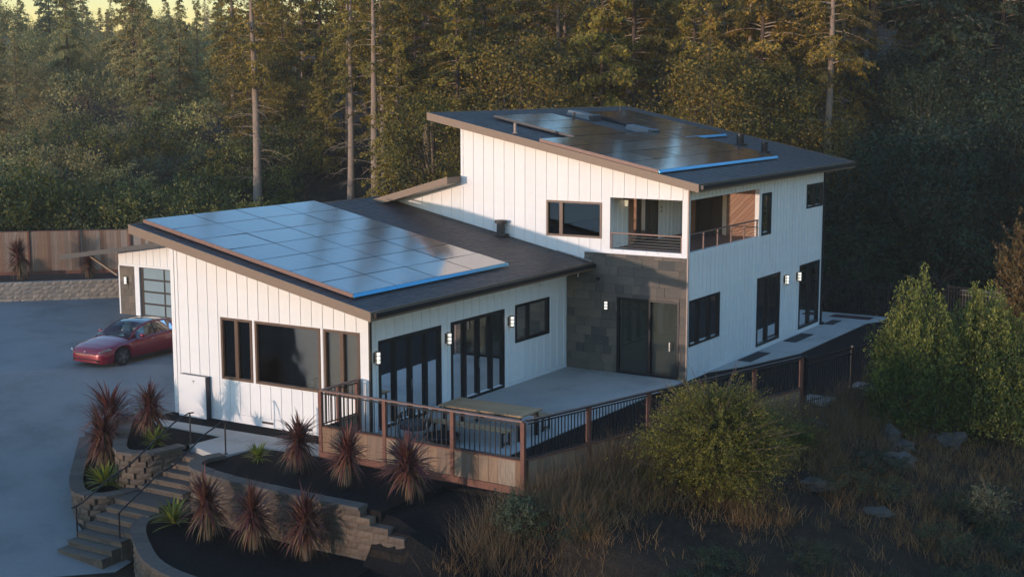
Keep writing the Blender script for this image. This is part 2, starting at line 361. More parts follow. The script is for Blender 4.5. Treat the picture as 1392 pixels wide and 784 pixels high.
# planted beds
def mulch_slope():
    mb = MB(); n = 16; X = [3.95 + 4.0 * i / n for i in range(n + 1)]; Y = [-1.9 - 7.4 * j / 24 for j in range(25)]
    for i in range(n):
        for j in range(24):
            p = [(X[i], Y[j + 1]), (X[i + 1], Y[j + 1]), (X[i + 1], Y[j]), (X[i], Y[j])]
            mb.poly([(x, y, max(ground_z(x, y), ground_z(x + .25, y), -1.62) + .05) for x, y in p])
    o = mb.build('mulch_slope', M['mulch']); tag(o, kind='structure')
mulch_slope()
sheet('left_upper_bed', [(-8.4, -1.3), (-7.9, -0.97), (-6.9, -1.48), (-4.28, -1.57), (-4.42, -2.95), (-4.5, -3.7), (-5.1, -4.15), (-5.55, -4.02)], -0.33, M['mulch'], 1.0)
sheet('left_lower_bed', [(-10.5, -1.05), (-8.0, -0.9), (-8.4, -1.35), (-5.7, -4.1), (-4.9, -4.3), (-4.95, -5.1), (-5.3, -5.3), (-5.8, -5.2), (-7.85, -3.55)], -1.3, M['mulch'], 1.2)
sheet('right_upper_bed', [(-2.5, -1.9), (-0.4, -1.72), (6.25, -1.97), (4.05, -2.3), (4.02, -4.86), (2.1, -4.85), (0.15, -4.75), (-2.25, -4.35), (-2.6, -3.85), (-2.6, -3.4)], lambda x, y: -0.33, M['mulch'], 1.2)
sheet('right_lower_bed', [(-2.95, -4.7), (-2.3, -4.6), (0.1, -5.1), (2.1, -5.2), (4.2, -5.2), (4.4, -8.8), (0.0, -8.2), (-1.6, -7.1), (-2.9, -6.0)], -1.5, M['mulch'], 1.5)
# ------------------------------------------------------------------ house
D1, X2, D2, XL, XT = 11.19, 4.572, 24.19, -7.497, -4.40
SL = 0.209
def zlow(x): return 3.76 + SL * (1.06 - x)
def ztall(x): return 6.59 + 0.2065 * (5.15 - x)
def zshed(x): return 6.54 - 0.28 * (-4.37 - x)
house = thing('house', 'white board-and-batten two-storey house with sloping dark shingle roofs and a slate-clad corner', 'house', (0, 0, 0))

def spans(lo, hi, ops, ua, ub):
    """free z spans of a strip ua..ub; lo, hi are (za, zb) pairs"""
    um = (ua + ub) / 2; cuts = sorted([(o[2], o[3]) for o in ops if o[0] < um < o[1]])
    out = []; cur = lo
    for z0, z1 in cuts:
        if z0 > min(cur) + 0.01: out.append((cur, (z0, z0)))
        cur = (z1, z1)
    if min(hi) > max(cur) + 0.005: out.append((cur, hi))
    return out
def strip(mb, ax, c0, c1, ua, ub, zl, zh):
    """box between planes c0..c1 of axis ax ('Y' faces -Y, 'X' faces +X)"""
    if ax == 'Y': P = lambda u, c, z: (u, c, z)
    else: P = lambda u, c, z: (c, u, z)
    if ax == 'Y':
        mb.hexa([P(ua, c0, zl[0]), P(ub, c0, zl[1]), P(ub, c1, zl[1]), P(ua, c1, zl[0]), P(ua, c0, zh[0]), P(ub, c0, zh[1]), P(ub, c1, zh[1]), P(ua, c1, zh[0])])
    else:
        mb.hexa([P(ua, c1, zl[0]), P(ua, c0, zl[0]), P(ub, c0, zl[1]), P(ub, c1, zl[1]), P(ua, c1, zh[0]), P(ua, c0, zh[0]), P(ub, c0, zh[1]), P(ub, c1, zh[1])])
def wall(name, ax, c, u0, u1, lo, hi, ops, step=None, off=0.0, batten=True, depth=0.16, parent=None, wmat=None):
    """backing wall with openings; boards and battens on its outer face. out = +1 for X walls, -1 for Y walls"""
    sgn = -1 if ax == 'Y' else 1; parent = parent or house
    brk = sorted(set([u0, u1] + [o[0] for o in ops if u0 < o[0] < u1] + [o[1] for o in ops if u0 < o[1] < u1]))
    mb = MB()
    for ua, ub in zip(brk, brk[1:]):
        for zl, zh in spans((lo(ua), lo(ub)), (hi(ua), hi(ub)), ops, ua, ub):
            c0, c1 = sorted((c - sgn * depth, c - sgn * 0.012)); strip(mb, ax, c0, c1, ua, ub, zl, zh)
    wo = mb.build(name, wmat or M['white'], parent)
    if step:
        us = [u0]; u = u0 + off if off else u0 + step
        while u < u1 - 0.08: us.append(u); u += step
        us.append(u1)
        c0, c1 = sorted((c - sgn * 0.009, c + sgn * 0.006))
        for ua, ub in zip(us, us[1:]):
            mb = MB(); bb = sorted(set([ua + .004, ub - .004] + [q for o in ops for q in o[:2] if ua + .01 < q < ub - .01]))
            for p, q in zip(bb, bb[1:]):
                for zl, zh in spans((lo(p), lo(q)), (hi(p), hi(q)), ops, p, q):
                    mb = MB(); strip(mb, ax, c0, c1, p, q, zl, zh); mb.build('siding_board', M['white'], wo)
        if batten:
            c0, c1 = sorted((c + sgn * 0.0075, c + sgn * 0.026))
            for u in us[1:-1]:
                mb = MB()
                grown = [(o[0] - .06, o[1] + .06, o[2] - .05, o[3] + .05) for o in ops]
                bw_ = .019 if ax == 'Y' else .026
                for zl, zh in spans((lo(u), lo(u)), (hi(u), hi(u)), grown, u - bw_, u + bw_):
                    mb = MB(); strip(mb, ax, c0, c1, u - bw_, u + bw_, zl, zh); mb.build('batten', M['white'], wo)
    return wo
def window(name, ax, c, op, fm, glass='glass', fw_=0.06, mull=(), blind=None, fdepth=0.09, label=None, parent=None, proud=0.03, mw=0.07, sill=True):
    """frame + panes + mullions in the opening op=(u0,u1,z0,z1)"""
    sgn = -1 if ax == 'Y' else 1; u0, u1, z0, z1 = op
    def B(mb, ua, ub, za, zb, ca, cb):
        ca, cb = sorted((c + sgn * ca, c + sgn * cb)); strip(mb, ax, ca, cb, ua, ub, (za, za), (zb, zb))
    mb = MB(); pr_ = proud
    B(mb, u0 - .012, u1 + .012, z1 - fw_, z1 + .012, -fdepth, pr_); B(mb, u0 - .012, u1 + .012, z0 - .012, z0 + fw_, -fdepth, pr_)
    B(mb, u0 - .012, u0 + fw_, z0 + fw_, z1 - fw_, -fdepth, pr_); B(mb, u1 - fw_, u1 + .012, z0 + fw_, z1 - fw_, -fdepth, pr_)
    o = mb.build(name, fm, parent or house, label=label)
    ed = [u0 + fw_] + [m_ for m_ in mull] + [u1 - fw_]
    for m_ in mull:
        q = MB(); B(q, m_ - mw / 2, m_ + mw / 2, z0 + fw_, z1 - fw_, -fdepth + .01, pr_ - .006); q.build('mullion', fm, o)
    for i, (a_, b_) in enumerate(zip(ed, ed[1:])):
        a2 = a_ + (mw / 2 if i else 0); b2 = b_ - (mw / 2 if i < len(ed) - 2 else 0)
        q = MB(); B(q, a2, b2, z0 + fw_, z1 - fw_, -.05, -.044); q.build('pane', M[glass], o)
        if blind:
            q = MB(); n = 1 if blind == 'blind' else max(3, int((b2 - a2) / .12))
            if n == 1: B(q, a2, b2, z0, z1, -.128, -.12)
            else:
                for k in range(n):
                    s_ = (b2 - a2) / n; d_ = .02 * (k % 2); B(q, a2 + k * s_, a2 + (k + 1) * s_, z0 + .02, z1, -.20 - d_, -.19 - d_)
            q.build('blind' if blind == 'blind' else 'curtain', M[blind], o)
    return o
TH = 0.26
zul = lambda x: zlow(x) - TH + .01
zut = lambda x: ztall(x) - TH + .01
# --- openings
gw = [(-5.617, -4.39, 0.995, 2.862), (-4.254, -1.785, 0.995, 2.862), (-1.63, -0.35, 0.995, 2.862)]
le = [(0.399, 3.486, 0.03, 2.60), (4.038, 7.077, 0.03, 2.60), (7.776, 9.955, 1.391, 2.624)]
tg = [(-0.796, 1.359, 4.59, 5.80), (1.683, 4.356, 4.25, 6.0)]
sg = [(1.996, 4.304, 0.03, 2.616)]
te = [(11.362, 13.858, 1.12, 2.656), (17.299, 19.57, 0.16, 2.70), (21.689, 23.935, 0.16, 2.70), (17.589, 18.483, 4.271, 5.803), (22.252, 24.07, 4.915, 5.838), (11.348, 17.325, 4.262, 6.003)]
# --- low wing walls
wall('gable_wall', 'Y', 0.0, XL, 0.0, lambda x: -0.05, lambda x: zul(x), gw, 0.406, off=0.12)
mb = MB(); mb.box(XL, -0.02, -0.012, 0.14, -0.55, -0.056); mb.build('foundation', M['white_trim'], house)
for x in (-3.85, -2.35):
    mb = MB(); mb.box(x - .22, x + .22, -.03, .0, -.20, -.14); mb.build('foundation_vent', M['dark_frame'], house)
wall('patio_wall', 'X', 0.0, 0.0, D1, lambda y: 0.13, lambda y: zul(0.05), le, 0.445, off=0.3)
mb = MB(); mb.box(-.15, 0.02, 0.03, D1 - .02, -.4, .124); mb.build('wall_base_curb', M['white_trim'], house)
wall('left_wall', 'X', XL - .02, 0.0, 16.0, lambda y: -0.6, lambda y: zul(XL), [])
wall('back_wall', 'Y', 16.0, XL, XT, lambda x: -0.6, lambda x: 5.0, [])
# --- tall wing walls
wall('upper_gable_wall', 'Y', D1, XT, X2, lambda x: max(4.13, 0) if x > 0.72 else 3.2, lambda x: zut(x), tg, 0.433, off=0.10)
wall('upper_gable_side_wall', 'Y', D1, -8.2, XT, lambda x: 4.4, lambda x: zshed(x) - .23, [], 0.433, off=0.35)
wall('slate_wall', 'Y', D1 + .02, -0.5, X2 - .02, lambda x: -0.3, lambda x: 4.10, sg, wmat=M['grout'])
wall('side_wall', 'X', X2, D1 + .02, D2, lambda y: 0.14, lambda y: zut(X2), te, 0.335, off=0.2)
mb = MB(); mb.box(X2 - .14, X2 + .012, D1 + .05, D2, -.35, .134); mb.build('foundation', M['white_trim'], house)
wall('rear_wall', 'Y', D2 + .15, XT, X2 - .02, lambda x: -0.3, lambda x: zut(x), [], wmat=M['white'])
wall('inner_left_wall', 'X', XT + .15, D1 + .2, D2, lambda y: -0.3, lambda y: zut(XT), [], wmat=M['white'])
# inner face of outer gable walls kept closed behind windows: floors of the storeys
mb = MB(); mb.box(XL + .2, -.2, .25, D1, -.1, -.02); mb.build('floor_slab', M['interior'], house)
mb = MB(); mb.box(XT + .3, 1.6, D1 + .2, D2 - .2, 3.9, 4.2); mb.box(1.6, X2 - .16, 17.45, D2 - .2, 3.9, 4.2); mb.build('floor_slab', M['interior'], house)
mb = MB(); mb.box(XL + .4, -0.4, 5.5, 5.6, -.02, 3.3); mb.build('interior_wall', M['interior'], house)
mb = MB(); mb.box(-3.2, -3.1, .4, 5.4, -.02, 3.3); mb.build('interior_wall', M['interior'], house)
# --- slate tiles
def tiles():
    t = house.children
    sw = [o for o in house.children if o.name.startswith('slate_wall')][0]
    rr = random.Random(3); h = 0.305; meshes = {}
    row = 0; z = 0.0
    while z < 4.1:
        u = 0.0 - (0.3 if row % 2 else 0) - rr.random() * 0.15
        z1 = min(z + h, 4.10)
        while u < X2:
            wdt = rr.choice((0.61, 0.61, 0.46, 0.31)); a_, b_ = max(0.70 if z > 3.6 else 0.0, u), min(u + wdt, X2 - .004); u += wdt
            if b_ - a_ < 0.05: continue
            o = sg[0]; za, zb = z, z1
            segs = [(a_, b_, za, zb)]
            if b_ > o[0] and a_ < o[1] and za < o[3]:
                segs = []
                if a_ < o[0]: segs.append((a_, o[0], za, zb))
                if b_ > o[1]: segs.append((o[1], b_, za, zb))
                if zb > o[3]: segs.append((max(a_, o[0]), min(b_, o[1]), o[3], zb))
            for (p, q, r_, s_) in segs:
                if q - p < .02 or s_ - r_ < .02: continue
                d = rr.uniform(0.004, 0.026); mb = MB(); mb.box(p + .003, q - .003, D1 - d, D1 + .012, r_ + .003, s_ - .003); mb.build('slate_tile', M['slate'], sw)
        z += h; row += 1
tiles()
mb = MB(); mb.box(.70, X2 - .0, D1 - .035, D1 + .01, 4.102, 4.17); mb.build('ledge_trim', M['white_trim'], house)
# corner trims
mb = MB(); mb.box(-.002, .05, -.05, .045, -.05, 3.46); mb.build('downpipe', M['dark_frame'], house)
mb = MB(); mb.box(X2 - .0, X2 + .045, D1 - .045, D1 + .015, -.0, 6.43); mb.build('corner_trim', M['downpipe'], house)
mb = MB(); mb.box(X2 + .0, X2 + .07, D2 - .02, D2 + .09, .1, 6.4); mb.box(X2 - .02, X2 + .16, D2 - .06, D2 + .1, 0.0, .1); mb.build('downpipe', M['black'], house)
mb = MB(); mb.box(-.03, .0, D1 - .03, D1 - .005, .1, 3.4); mb.build('downpipe', M['black'], house)
mb = MB(); mb.bar((X2 + .03, D1 - .35, 6.40), (X2 + .03, D1 + 1.6, 6.40), .05, .04); mb.build('eave_trim', M['soffit'], house)

# --- roofs
def roof(name, x0, x1, y0, y1, zf, th, gut=True, parent=house, shed=False, clip=None):
    mb = MB(); e_ = 0.03
    # deck
    mb.hexa([(x0 + .03, y0 + .03, zf(x0 + .03) - th), (x1 - .03, y0 + .03, zf(x1 - .03) - th), (x1 - .03, y1 - .03, zf(x1 - .03) - th), (x0 + .03, y1 - .03, zf(x0 + .03) - th),
             (x0 + .03, y0 + .03, zf(x0 + .03) - .03), (x1 - .03, y0 + .03, zf(x1 - .03) - .03), (x1 - .03, y1 - .03, zf(x1 - .03) - .03), (x0 + .03, y1 - .03, zf(x0 + .03) - .03)])
    ro = mb.build(name, M['soffit'], parent)
    # rake fascia (front), back, high and low
    def fb(pts, m=M['fascia'], nm='fascia_board'):
        q = MB(); q.hexa(pts); q.build(nm, m, ro)
    fh = th + .01
    for ya, yb in ((y0, y0 + .032), (y1 - .032, y1)):
        fb([(x0, ya, zf(x0) - fh), (x1, ya, zf(x1) - fh), (x1, yb, zf(x1) - fh), (x0, yb, zf(x0) - fh), (x0, ya, zf(x0)), (x1, ya, zf(x1)), (x1, yb, zf(x1)), (x0, yb, zf(x0))])
    for xa in (x0, x1 - .032):
        fb([(xa, y0 + .034, zf(xa) - fh), (xa + .032, y0 + .034, zf(xa) - fh), (xa + .032, y1 - .034, zf(xa) - fh), (xa, y1 - .034, zf(xa) - fh),
            (xa, y0 + .034, zf(xa)), (xa + .032, y0 + .034, zf(xa)), (xa + .032, y1 - .034, zf(xa)), (xa, y1 - .034, zf(xa))])
    if gut:
        q = MB(); q.box(x1 + .002, x1 + .12, y0 + .10, y1 - .02, zf(x1) - .17, zf(x1) - .155); q.box(x1 + .105, x1 + .12, y0 + .10, y1 - .02, zf(x1) - .153, zf(x1) - .035)
        q.box(x1 + .002, x1 + .103, y0 + .10, y0 + .115, zf(x1) - .153, zf(x1) - .04); q.build('gutter', M['black'], ro)
    # shingle courses: every tab its own small slab, lying up the slope
    rr = random.Random(len(name)); mb = MB(); n = int((x1 - x0) / .143); dx = (x1 - x0 - .01) / n
    for i in range(n):
        xa = x1 - i * dx; xb = max(xa - dx * 1.12, x0 + .005)      # xa lower edge
        y = y0 + .005 + (0 if i % 2 else -.17)
        while y < y1 - .01:
            wdt = rr.choice((.16, .30, .34, .24)); ya, yb = max(y, y0 + .005), min(y + wdt - .006, y1 - .005); y += wdt
            if yb - ya < .03: continue
            t0 = rr.uniform(.016, .026); za = zf(xa) - .028; zb = zf(xb) - .028
            mb.poly([(xa, ya, za + t0), (xa, yb, za + t0), (xb, yb, zb + .008), (xb, ya, zb + .008)])
            mb.poly([(xa, ya, za), (xa, yb, za), (xa, yb, za + t0), (xa, ya, za + t0)])
            mb.poly([(xa, ya, za), (xa, ya, za + t0), (xb, ya, zb + .008)])
    mb.build('shingles', M['shingle'], ro, kind='stuff')
    return ro
roof('low_roof', -8.02, 1.06, -1.31, D1 - .035, zlow, TH)
roof('tall_roof', -5.52, 5.15, 10.69, 26.3, ztall, TH)
roof('rear_shed_roof', -12.5, -4.38, 10.29, 11.15, zshed, .24, gut=False)
roof('rear_shed_roof', -12.5, XT - .02, 11.2, 18.0, zshed, .24, gut=False)
# flashing where the low roof meets the slate wall
mb = MB(); mb.bar((-0.35, D1 - .06, zlow(-.35) + .02), (1.04, D1 - .06, zlow(1.04) + .02), .05, .03); mb.build('flashing', M['steel'], house)
# roof vents
def pipe(x, y, zf, r, h, m, lab=None, cap=False):
    mb = MB(); mb.tube([(x, y, zf(x) - .02), (x, y, zf(x) + h)], r, 12); mb.tube([(x, y, zf(x) - .02), (x, y, zf(x) + .03)], r * 2.0, 12)
    if cap: mb.tube([(x, y, zf(x) + h + .0), (x, y, zf(x) + h + .10)], r * 1.45, 12)
    mb.build('vent_pipe', m, house, smooth=False, label=lab)
pipe(-2.55, 10.95, zlow, .15, .42, M['pipe'], 'brown flue pipe on the low roof against the wall', cap=True)
pipe(-2.1, 11.19, ztall, .05, .36, M['downpipe']); pipe(-3.5, 17.9, ztall, .05, .3, M['pipe']); pipe(-4.4, 23.6, ztall, .05, .22, M['pipe'])
pipe(1.5, 22.8, ztall, .15, .42, M['black']); pipe(2.75, 22.3, ztall, .13, .40, M['black'])
# --- windows and doors
for i, o in enumerate(gw):
    window('window', 'Y', 0, o, M['bronze'], 'glass', .065, mull=() if i == 1 else ((o[0] + o[1]) / 2,), blind='blind', mw=.13 if i != 1 else .07)
for o in le[:2]:
    u0, u1 = o[0], o[1]; s_ = (u1 - u0) / 4
    wd = window('folding_glass_door', 'X', 0, o, M['black'], 'glass_dark', .09, mull=(u0 + s_, u0 + 2 * s_, u0 + 3 * s_), mw=.14)
    q = MB(); q.box(.03, .075, u0 + 2 * s_ - .02, u0 + 2 * s_ + .02, .95, 1.25); q.build('handle', M['steel'], wd)
window('window', 'X', 0, le[2], M['black'], 'glass_dark', .075, mull=(le[2][0] + .85,), mw=.06)
window('window', 'Y', D1, tg[0], M['bronze'], 'glass_dark', .06, mull=(tg[0][0] + .57,), mw=.13)
wd = window('sliding_glass_door', 'Y', D1 - .01, sg[0], M['black'], 'glass_dark', .06, mull=((sg[0][0] + sg[0][1]) / 2 + .05,), blind='blind', mw=.10)
q = MB(); q.box(3.98, 4.02, D1 - .09, D1 - .04, .95, 1.25); q.build('handle', M['steel'], wd)
window('window', 'X', X2, te[0], M['black'], 'glass_dark', .07, mull=(te[0][0] + .75, te[0][1] - .8), blind='curtain', mw=.12)
window('sliding_glass_door', 'X', X2, te[1], M['black'], 'glass_dark', .09, mull=((te[1][0] + te[1][1]) / 2 - .1,), mw=.16)
window('sliding_glass_door', 'X', X2, te[2], M['black'], 'glass_dark', .09, mull=((te[2][0] + te[2][1]) / 2 + .05,), blind='curtain', mw=.16)
window('window', 'X', X2, te[3], M['black'], 'glass_dark', .09)
window('window', 'X', X2, te[4], M['black'], 'glass_dark', .07, mull=((te[4][0] + te[4][1]) / 2,))
# --- covered balcony
bx = 1.6
mb = MB(); mb.box(bx, X2 - .15, D1 + .15, 17.33, 3.98, 4.235); bal = mb.build('balcony_floor', M['brown_rail'], house)
mb = MB(); mb.box(bx, X2 - .15, D1 + .15, 17.33, 6.03, 6.12); mb.build('balcony_ceiling', M['dark_frame'], house)
# left wall of the balcony, facing +X: siding, timber post, glazed door, siding
iw = wall('balcony_wall', 'X', bx, D1 + .15, 17.5, lambda y: 4.2, lambda y: 6.05, [(12.85, 15.0, 4.25, 5.98)], 0.33, off=.25)
mb = MB(); mb.box(bx - .02, bx + .07, 12.7, 12.98, 4.24, 6.02); mb.build('timber_post', M['cedar'], house)
window('balcony_door', 'X', bx, (12.99, 15.0, 4.25, 5.98), M['dark_frame'], 'glass_dark', .06, mull=(13.6, 14.3), blind='curtain_light', mw=.12)
mb = MB(); mb.box(bx + .01, bx + .03, 15.25, 15.31, 5.18, 5.24); mb.box(bx + .01, bx + .03, 15.25, 15.31, 5.32, 5.38); mb.build('switch', M['black'], house)
# end wall: diagonal cedar boards, cut to the rectangle
mb = MB(); mb.box(bx, X2 - .15, 17.36, 17.5, 4.2, 6.1); ew = mb.build('balcony_end_wall', M['dark_frame'], house)
def clip_poly(p, x0, x1, z0, z1):
    for ax, lim, sg_ in ((0, x0, 1), (0, x1, -1), (1, z0, 1), (1, z1, -1)):
        out = []
        for i in range(len(p)):
            a_, b_ = p[i], p[(i + 1) % len(p)]; da = (a_[ax] - lim) * sg_; db = (b_[ax] - lim) * sg_
            if da >= 0: out.append(a_)
            if (da < 0) != (db < 0):
                t = da / (da - db); out.append((a_[0] + (b_[0] - a_[0]) * t, a_[1] + (b_[1] - a_[1]) * t))
        p = out
        if not p: return p
    return p
for (xa, xb) in ((3.32, X2 - .155), (bx + .02, 2.05)):
    k = -14
    while k < 40:
        o_ = k * 0.2; s_ = .19
        pl = [(xa - 5, 4.2 + o_ - 5), (xa + 6, 4.2 + o_ + 6), (xa + 6, 4.2 + o_ + 6 + s_), (xa - 5, 4.2 + o_ - 5 + s_)]
        pc = clip_poly(pl, xa, xb, 4.24, 6.03); k += 1
        if len(pc) >= 3:
            q = MB(); q.poly([(x, 17.335, z) for x, z in pc])
            for i in range(len(pc)):
                a_, b_ = pc[i], pc[(i + 1) % len(pc)]; q.poly([(a_[0], 17.36, a_[1]), (b_[0], 17.36, b_[1]), (b_[0], 17.335, b_[1]), (a_[0], 17.335, a_[1])])
            q.build('cedar_board', M['cedar'], ew)
mb = MB(); mb.box(3.14, 3.30, 17.31, 17.36, 4.24, 6.03); mb.build('door_casing', M['soffit'], house)
window('balcony_slider', 'Y', 17.34, (2.07, 3.13, 4.25, 5.95), M['dark_frame'], 'glass_dark', .07, mull=(2.62,), mw=.1, proud=.03, fdepth=.02)
mb = MB(); mb.tube([(1.75, 12.25, 6.03), (1.75, 12.25, 5.93)], .06, 10); mb.build('lamp_mount', M['black'], house)
# balcony railings
def cable_rail(pts, zt, zb, m, posts, cables=5):
    mb = MB(); a_, b_ = Vector(pts[0]), Vector(pts[1])
    P = lambda p, z: (p.x, p.y, z)
    mb.bar(P(a_, zt), P(b_, zt), .06, .045); r = mb.build('balcony_railing', m, house)
    for k in range(posts):
        p = a_.lerp(b_, k / (posts - 1)); q = MB(); q.bar(P(p, zb), P(p, zt - .024), .045); q.build('railing_post', m, r)
    for k in range(cables):
        z = zb + .06 + (zt - zb - .12) * k / (cables - .5); q = MB(); q.bar(P(a_, z), P(b_, z), .008); q.build('cable', M['vent_metal'], r)
cable_rail([(1.71, D1 + .05, 0), (4.33, D1 + .05, 0)], 4.80, 4.25, M['brown_rail'], 2)
cable_rail([(X2 - .06, 11.4, 0), (X2 - .06, 17.28, 0)], 4.86, 4.26, M['brown_rail'], 6)

# --- wall lanterns: cage over a glowing glass cylinder
def lantern(name, p, out, label, glow='lamp', h=.30, r=.06, group='lit lanterns on the house walls'):
    t = thing(name, label, 'wall lamp', p, group); o = Vector(out); x, y, z = p
    sd = Vector((-o.y, o.x, 0)); c = Vector(p) + o * .11
    q = MB(); a_ = Vector(p) + o * .012; q.bar(a_ + Vector((0, 0, -h * .42)), a_ + Vector((0, 0, h * .42)), .12, .022, upv=tuple(o)); q.build('back_plate', M['black'], t)
    q = MB(); q.tube([c - Vector((0, 0, h * .42)), c + Vector((0, 0, h * .42))], r, 14); q.build('glass_shade', M[glow], t, smooth=True)
    for k in range(4):
        zz = -h * .5 + h * k / 3; q = MB()
        q.tube([c + Vector((0, 0, zz - .010)), c + Vector((0, 0, zz + .010))], r * 1.28, 14); q.build('cage_ring', M['black'], t)
    for s_ in (-1, 1):
        q = MB(); q.bar(c + sd * s_ * r * 1.25 + Vector((0, 0, -h / 2)), c + sd * s_ * r * 1.25 + Vector((0, 0, h / 2)), .016); q.build('cage_bar', M['black'], t)
    q = MB(); q.bar(a_, c, .03); q.build('bracket', M['black'], t)
    return t
E3 = (1, 0, 0); F3 = (0, -1, 0)
lantern('wall_lantern', (.03, .20, 2.17), E3, 'lit lantern between the lit gable corner and first folding glass door', h=.36, r=.062)
lantern('wall_lantern', (.03, 3.76, 2.17), E3, 'lit lantern on the white wall between the two folding glass doors', h=.36, r=.062)
lantern('wall_lantern', (.03, 7.36, 2.17), E3, 'lit lantern between second folding glass door and small kitchen window', h=.36, r=.062)
lantern('wall_lantern', (1.62, D1 - .03, 2.32), F3, 'lit lantern on the dark slate tiles left of the sliding door', h=.30, r=.055)
lantern('wall_lantern', (X2 + .03, 20.0, 2.36), E3, 'lit lantern right of the first tall glass door on the side wall', h=.36, r=.062)
lantern('wall_lantern', (X2 + .03, 21.35, 2.32), E3, 'lit lantern just left of the farthest tall glass door', h=.36, r=.062)
t = thing('ceiling_lamp', 'small black lamp with clear glass hanging in the covered balcony by white siding', 'lamp', (1.75, 12.25, 5.93))
q = MB(); q.tube([(1.75, 12.25, 5.93), (1.75, 12.25, 5.84)], [.05, .11], 12); q.build('lamp_cap', M['black'], t)
q = MB(); q.tube([(1.75, 12.25, 5.84), (1.75, 12.25, 5.62)], [.07, .055], 12); q.build('glass_shade', M['lamp_dim'], t, smooth=True)
mb = MB(); mb.tube([(.05, 9.2, 3.28), (.14, 9.2, 3.22)], .09, 12); mb.tube([(.14, 9.2, 3.22), (.2, 9.2, 3.14)], .06, 12); mb.build('flood_light', M['white_trim'], house)
mb = MB(); mb.tube([(1.25, D1 - .02, 3.2), (1.25, D1 - .10, 3.2)], .06, 12); mb.build('camera_dome', M['black'], house)

# --- battery case on the gable wall
t = thing('wall_battery', 'white flat home battery case standing against the sunlit gable wall', 'home battery', (-6.9, -.2, -.3))
q = MB(); q.box(-7.27, -6.13, -.235, -.215, -.32, 1.0); q.build('front_cover', M['powerbox'], t)
q = MB(); q.box(-7.26, -6.12, -.212, -.02, -.31, .99); q.build('case', M['navy'], t)
q = MB(); zc_ = .80; xc = -6.62      # the small T-shaped maker's emblem
q.poly([(xc - .075, -.2365, zc_ + .04), (xc - .05, -.2365, zc_ + .022), (xc + .05, -.2365, zc_ + .022), (xc + .075, -.2365, zc_ + .04), (xc + .03, -.2365, zc_ + .052), (xc - .03, -.2365, zc_ + .052)])
q.poly([(xc - .022, -.2365, zc_ + .018), (xc, -.2365, zc_ - .06), (xc + .022, -.2365, zc_ + .018)])
q.build('emblem', M['steel'], t)

# --- solar arrays
def panels(arr, zf, x0, y0, rows, cols, pw, ph, lift=.12, slope=.2, skip=()):
    cs = 1 / math.sqrt(1 + slope * slope); me = None
    for i in range(rows):
        for j in range(cols):
            if (i, j) in skip: continue
            xa = x0 + i * ph; ya = y0 + j * pw; x_b = xa + ph - .035; y_b = ya + pw - .035
            xm, ym = (xa + x_b) / 2, (ya + y_b) / 2; zm = zf(xm) + lift
            if me is None:
                q = MB(); hx, hy = (ph - .035) / 2, (pw - .035) / 2
                q.hexa([(-hx, -hy, slope * hx - .035), (hx, -hy, -slope * hx - .035), (hx, hy, -slope * hx - .035), (-hx, hy, slope * hx - .035), (-hx, -hy, slope * hx), (hx, -hy, -slope * hx), (hx, hy, -slope * hx), (-hx, hy, slope * hx)])
                me = bpy.data.meshes.new('solar_panel'); me.from_pydata(q.v, [], q.f); me.materials.append(M['solar'])
            inst('solar_panel', me, arr, (xm, ym, zm), rot=(R(random.gauss(0, .22)), R(random.gauss(0, .16)), 0))
def skirt(arr, zf, a_, b_, m, lift=.12, h=.11, lab=None):
    q = MB(); a_ = Vector((a_[0], a_[1], zf(a_[0]) + lift - .045)); b_ = Vector((b_[0], b_[1], zf(b_[0]) + lift - .045)); q.bar(a_, b_, .03, h, upv=((-.75, 0, 1) if m is M['skirt'] else (0, 0, 1))); q.build('array_skirt', m, arr, label=lab)
ar = thing('solar_array', 'solar array of twenty-eight blue reflecting panels covering the low front roof', 'solar array', (-4, 3.3, zlow(-4)), 'solar arrays on the roofs')
X0 = -7.93; PH = 1.138; PW = 2.0; Y0 = -.72
panels(ar, zlow, X0, Y0, 7, 4, PW, PH, slope=SL)
skirt(ar, zlow, (X0 - .02, Y0 - .025), (X0 + 7 * PH, Y0 - .025), M['brown_rail']); skirt(ar, zlow, (X0 + 7 * PH + .01, Y0 - .03), (X0 + 7 * PH + .01, Y0 + 8.0), M['skirt'])
ar = thing('solar_array', 'larger stepped solar array on the front half of the tall roof', 'solar array', (0, 15, ztall(0)), 'solar arrays on the roofs')
panels(ar, ztall, -4.22, 13.2, 3, 2, 2.1, 1.13, slope=.2065); panels(ar, ztall, -.80, 10.72, 4, 5, 2.1, 1.13, slope=.2065)
skirt(ar, ztall, (-4.24, 13.17), (-.83, 13.17), M['navy']); skirt(ar, ztall, (-.8, 10.69), (3.72, 10.69), M['brown_rail']); skirt(ar, ztall, (3.735, 10.68), (3.735, 21.2), M['skirt'])
ar = thing('solar_array', 'smaller solar array on the rear half of tall roof behind the skylights', 'solar array', (-2, 22, ztall(-2)), 'solar arrays on the roofs')
panels(ar, ztall, -4.22, 20.1, 4, 2, 2.0, 1.13, slope=.2065)
skirt(ar, ztall, (.32, 20.07), (.32, 24.1), M['skirt']); skirt(ar, ztall, (-4.24, 20.07), (.3, 20.07), M['navy'])
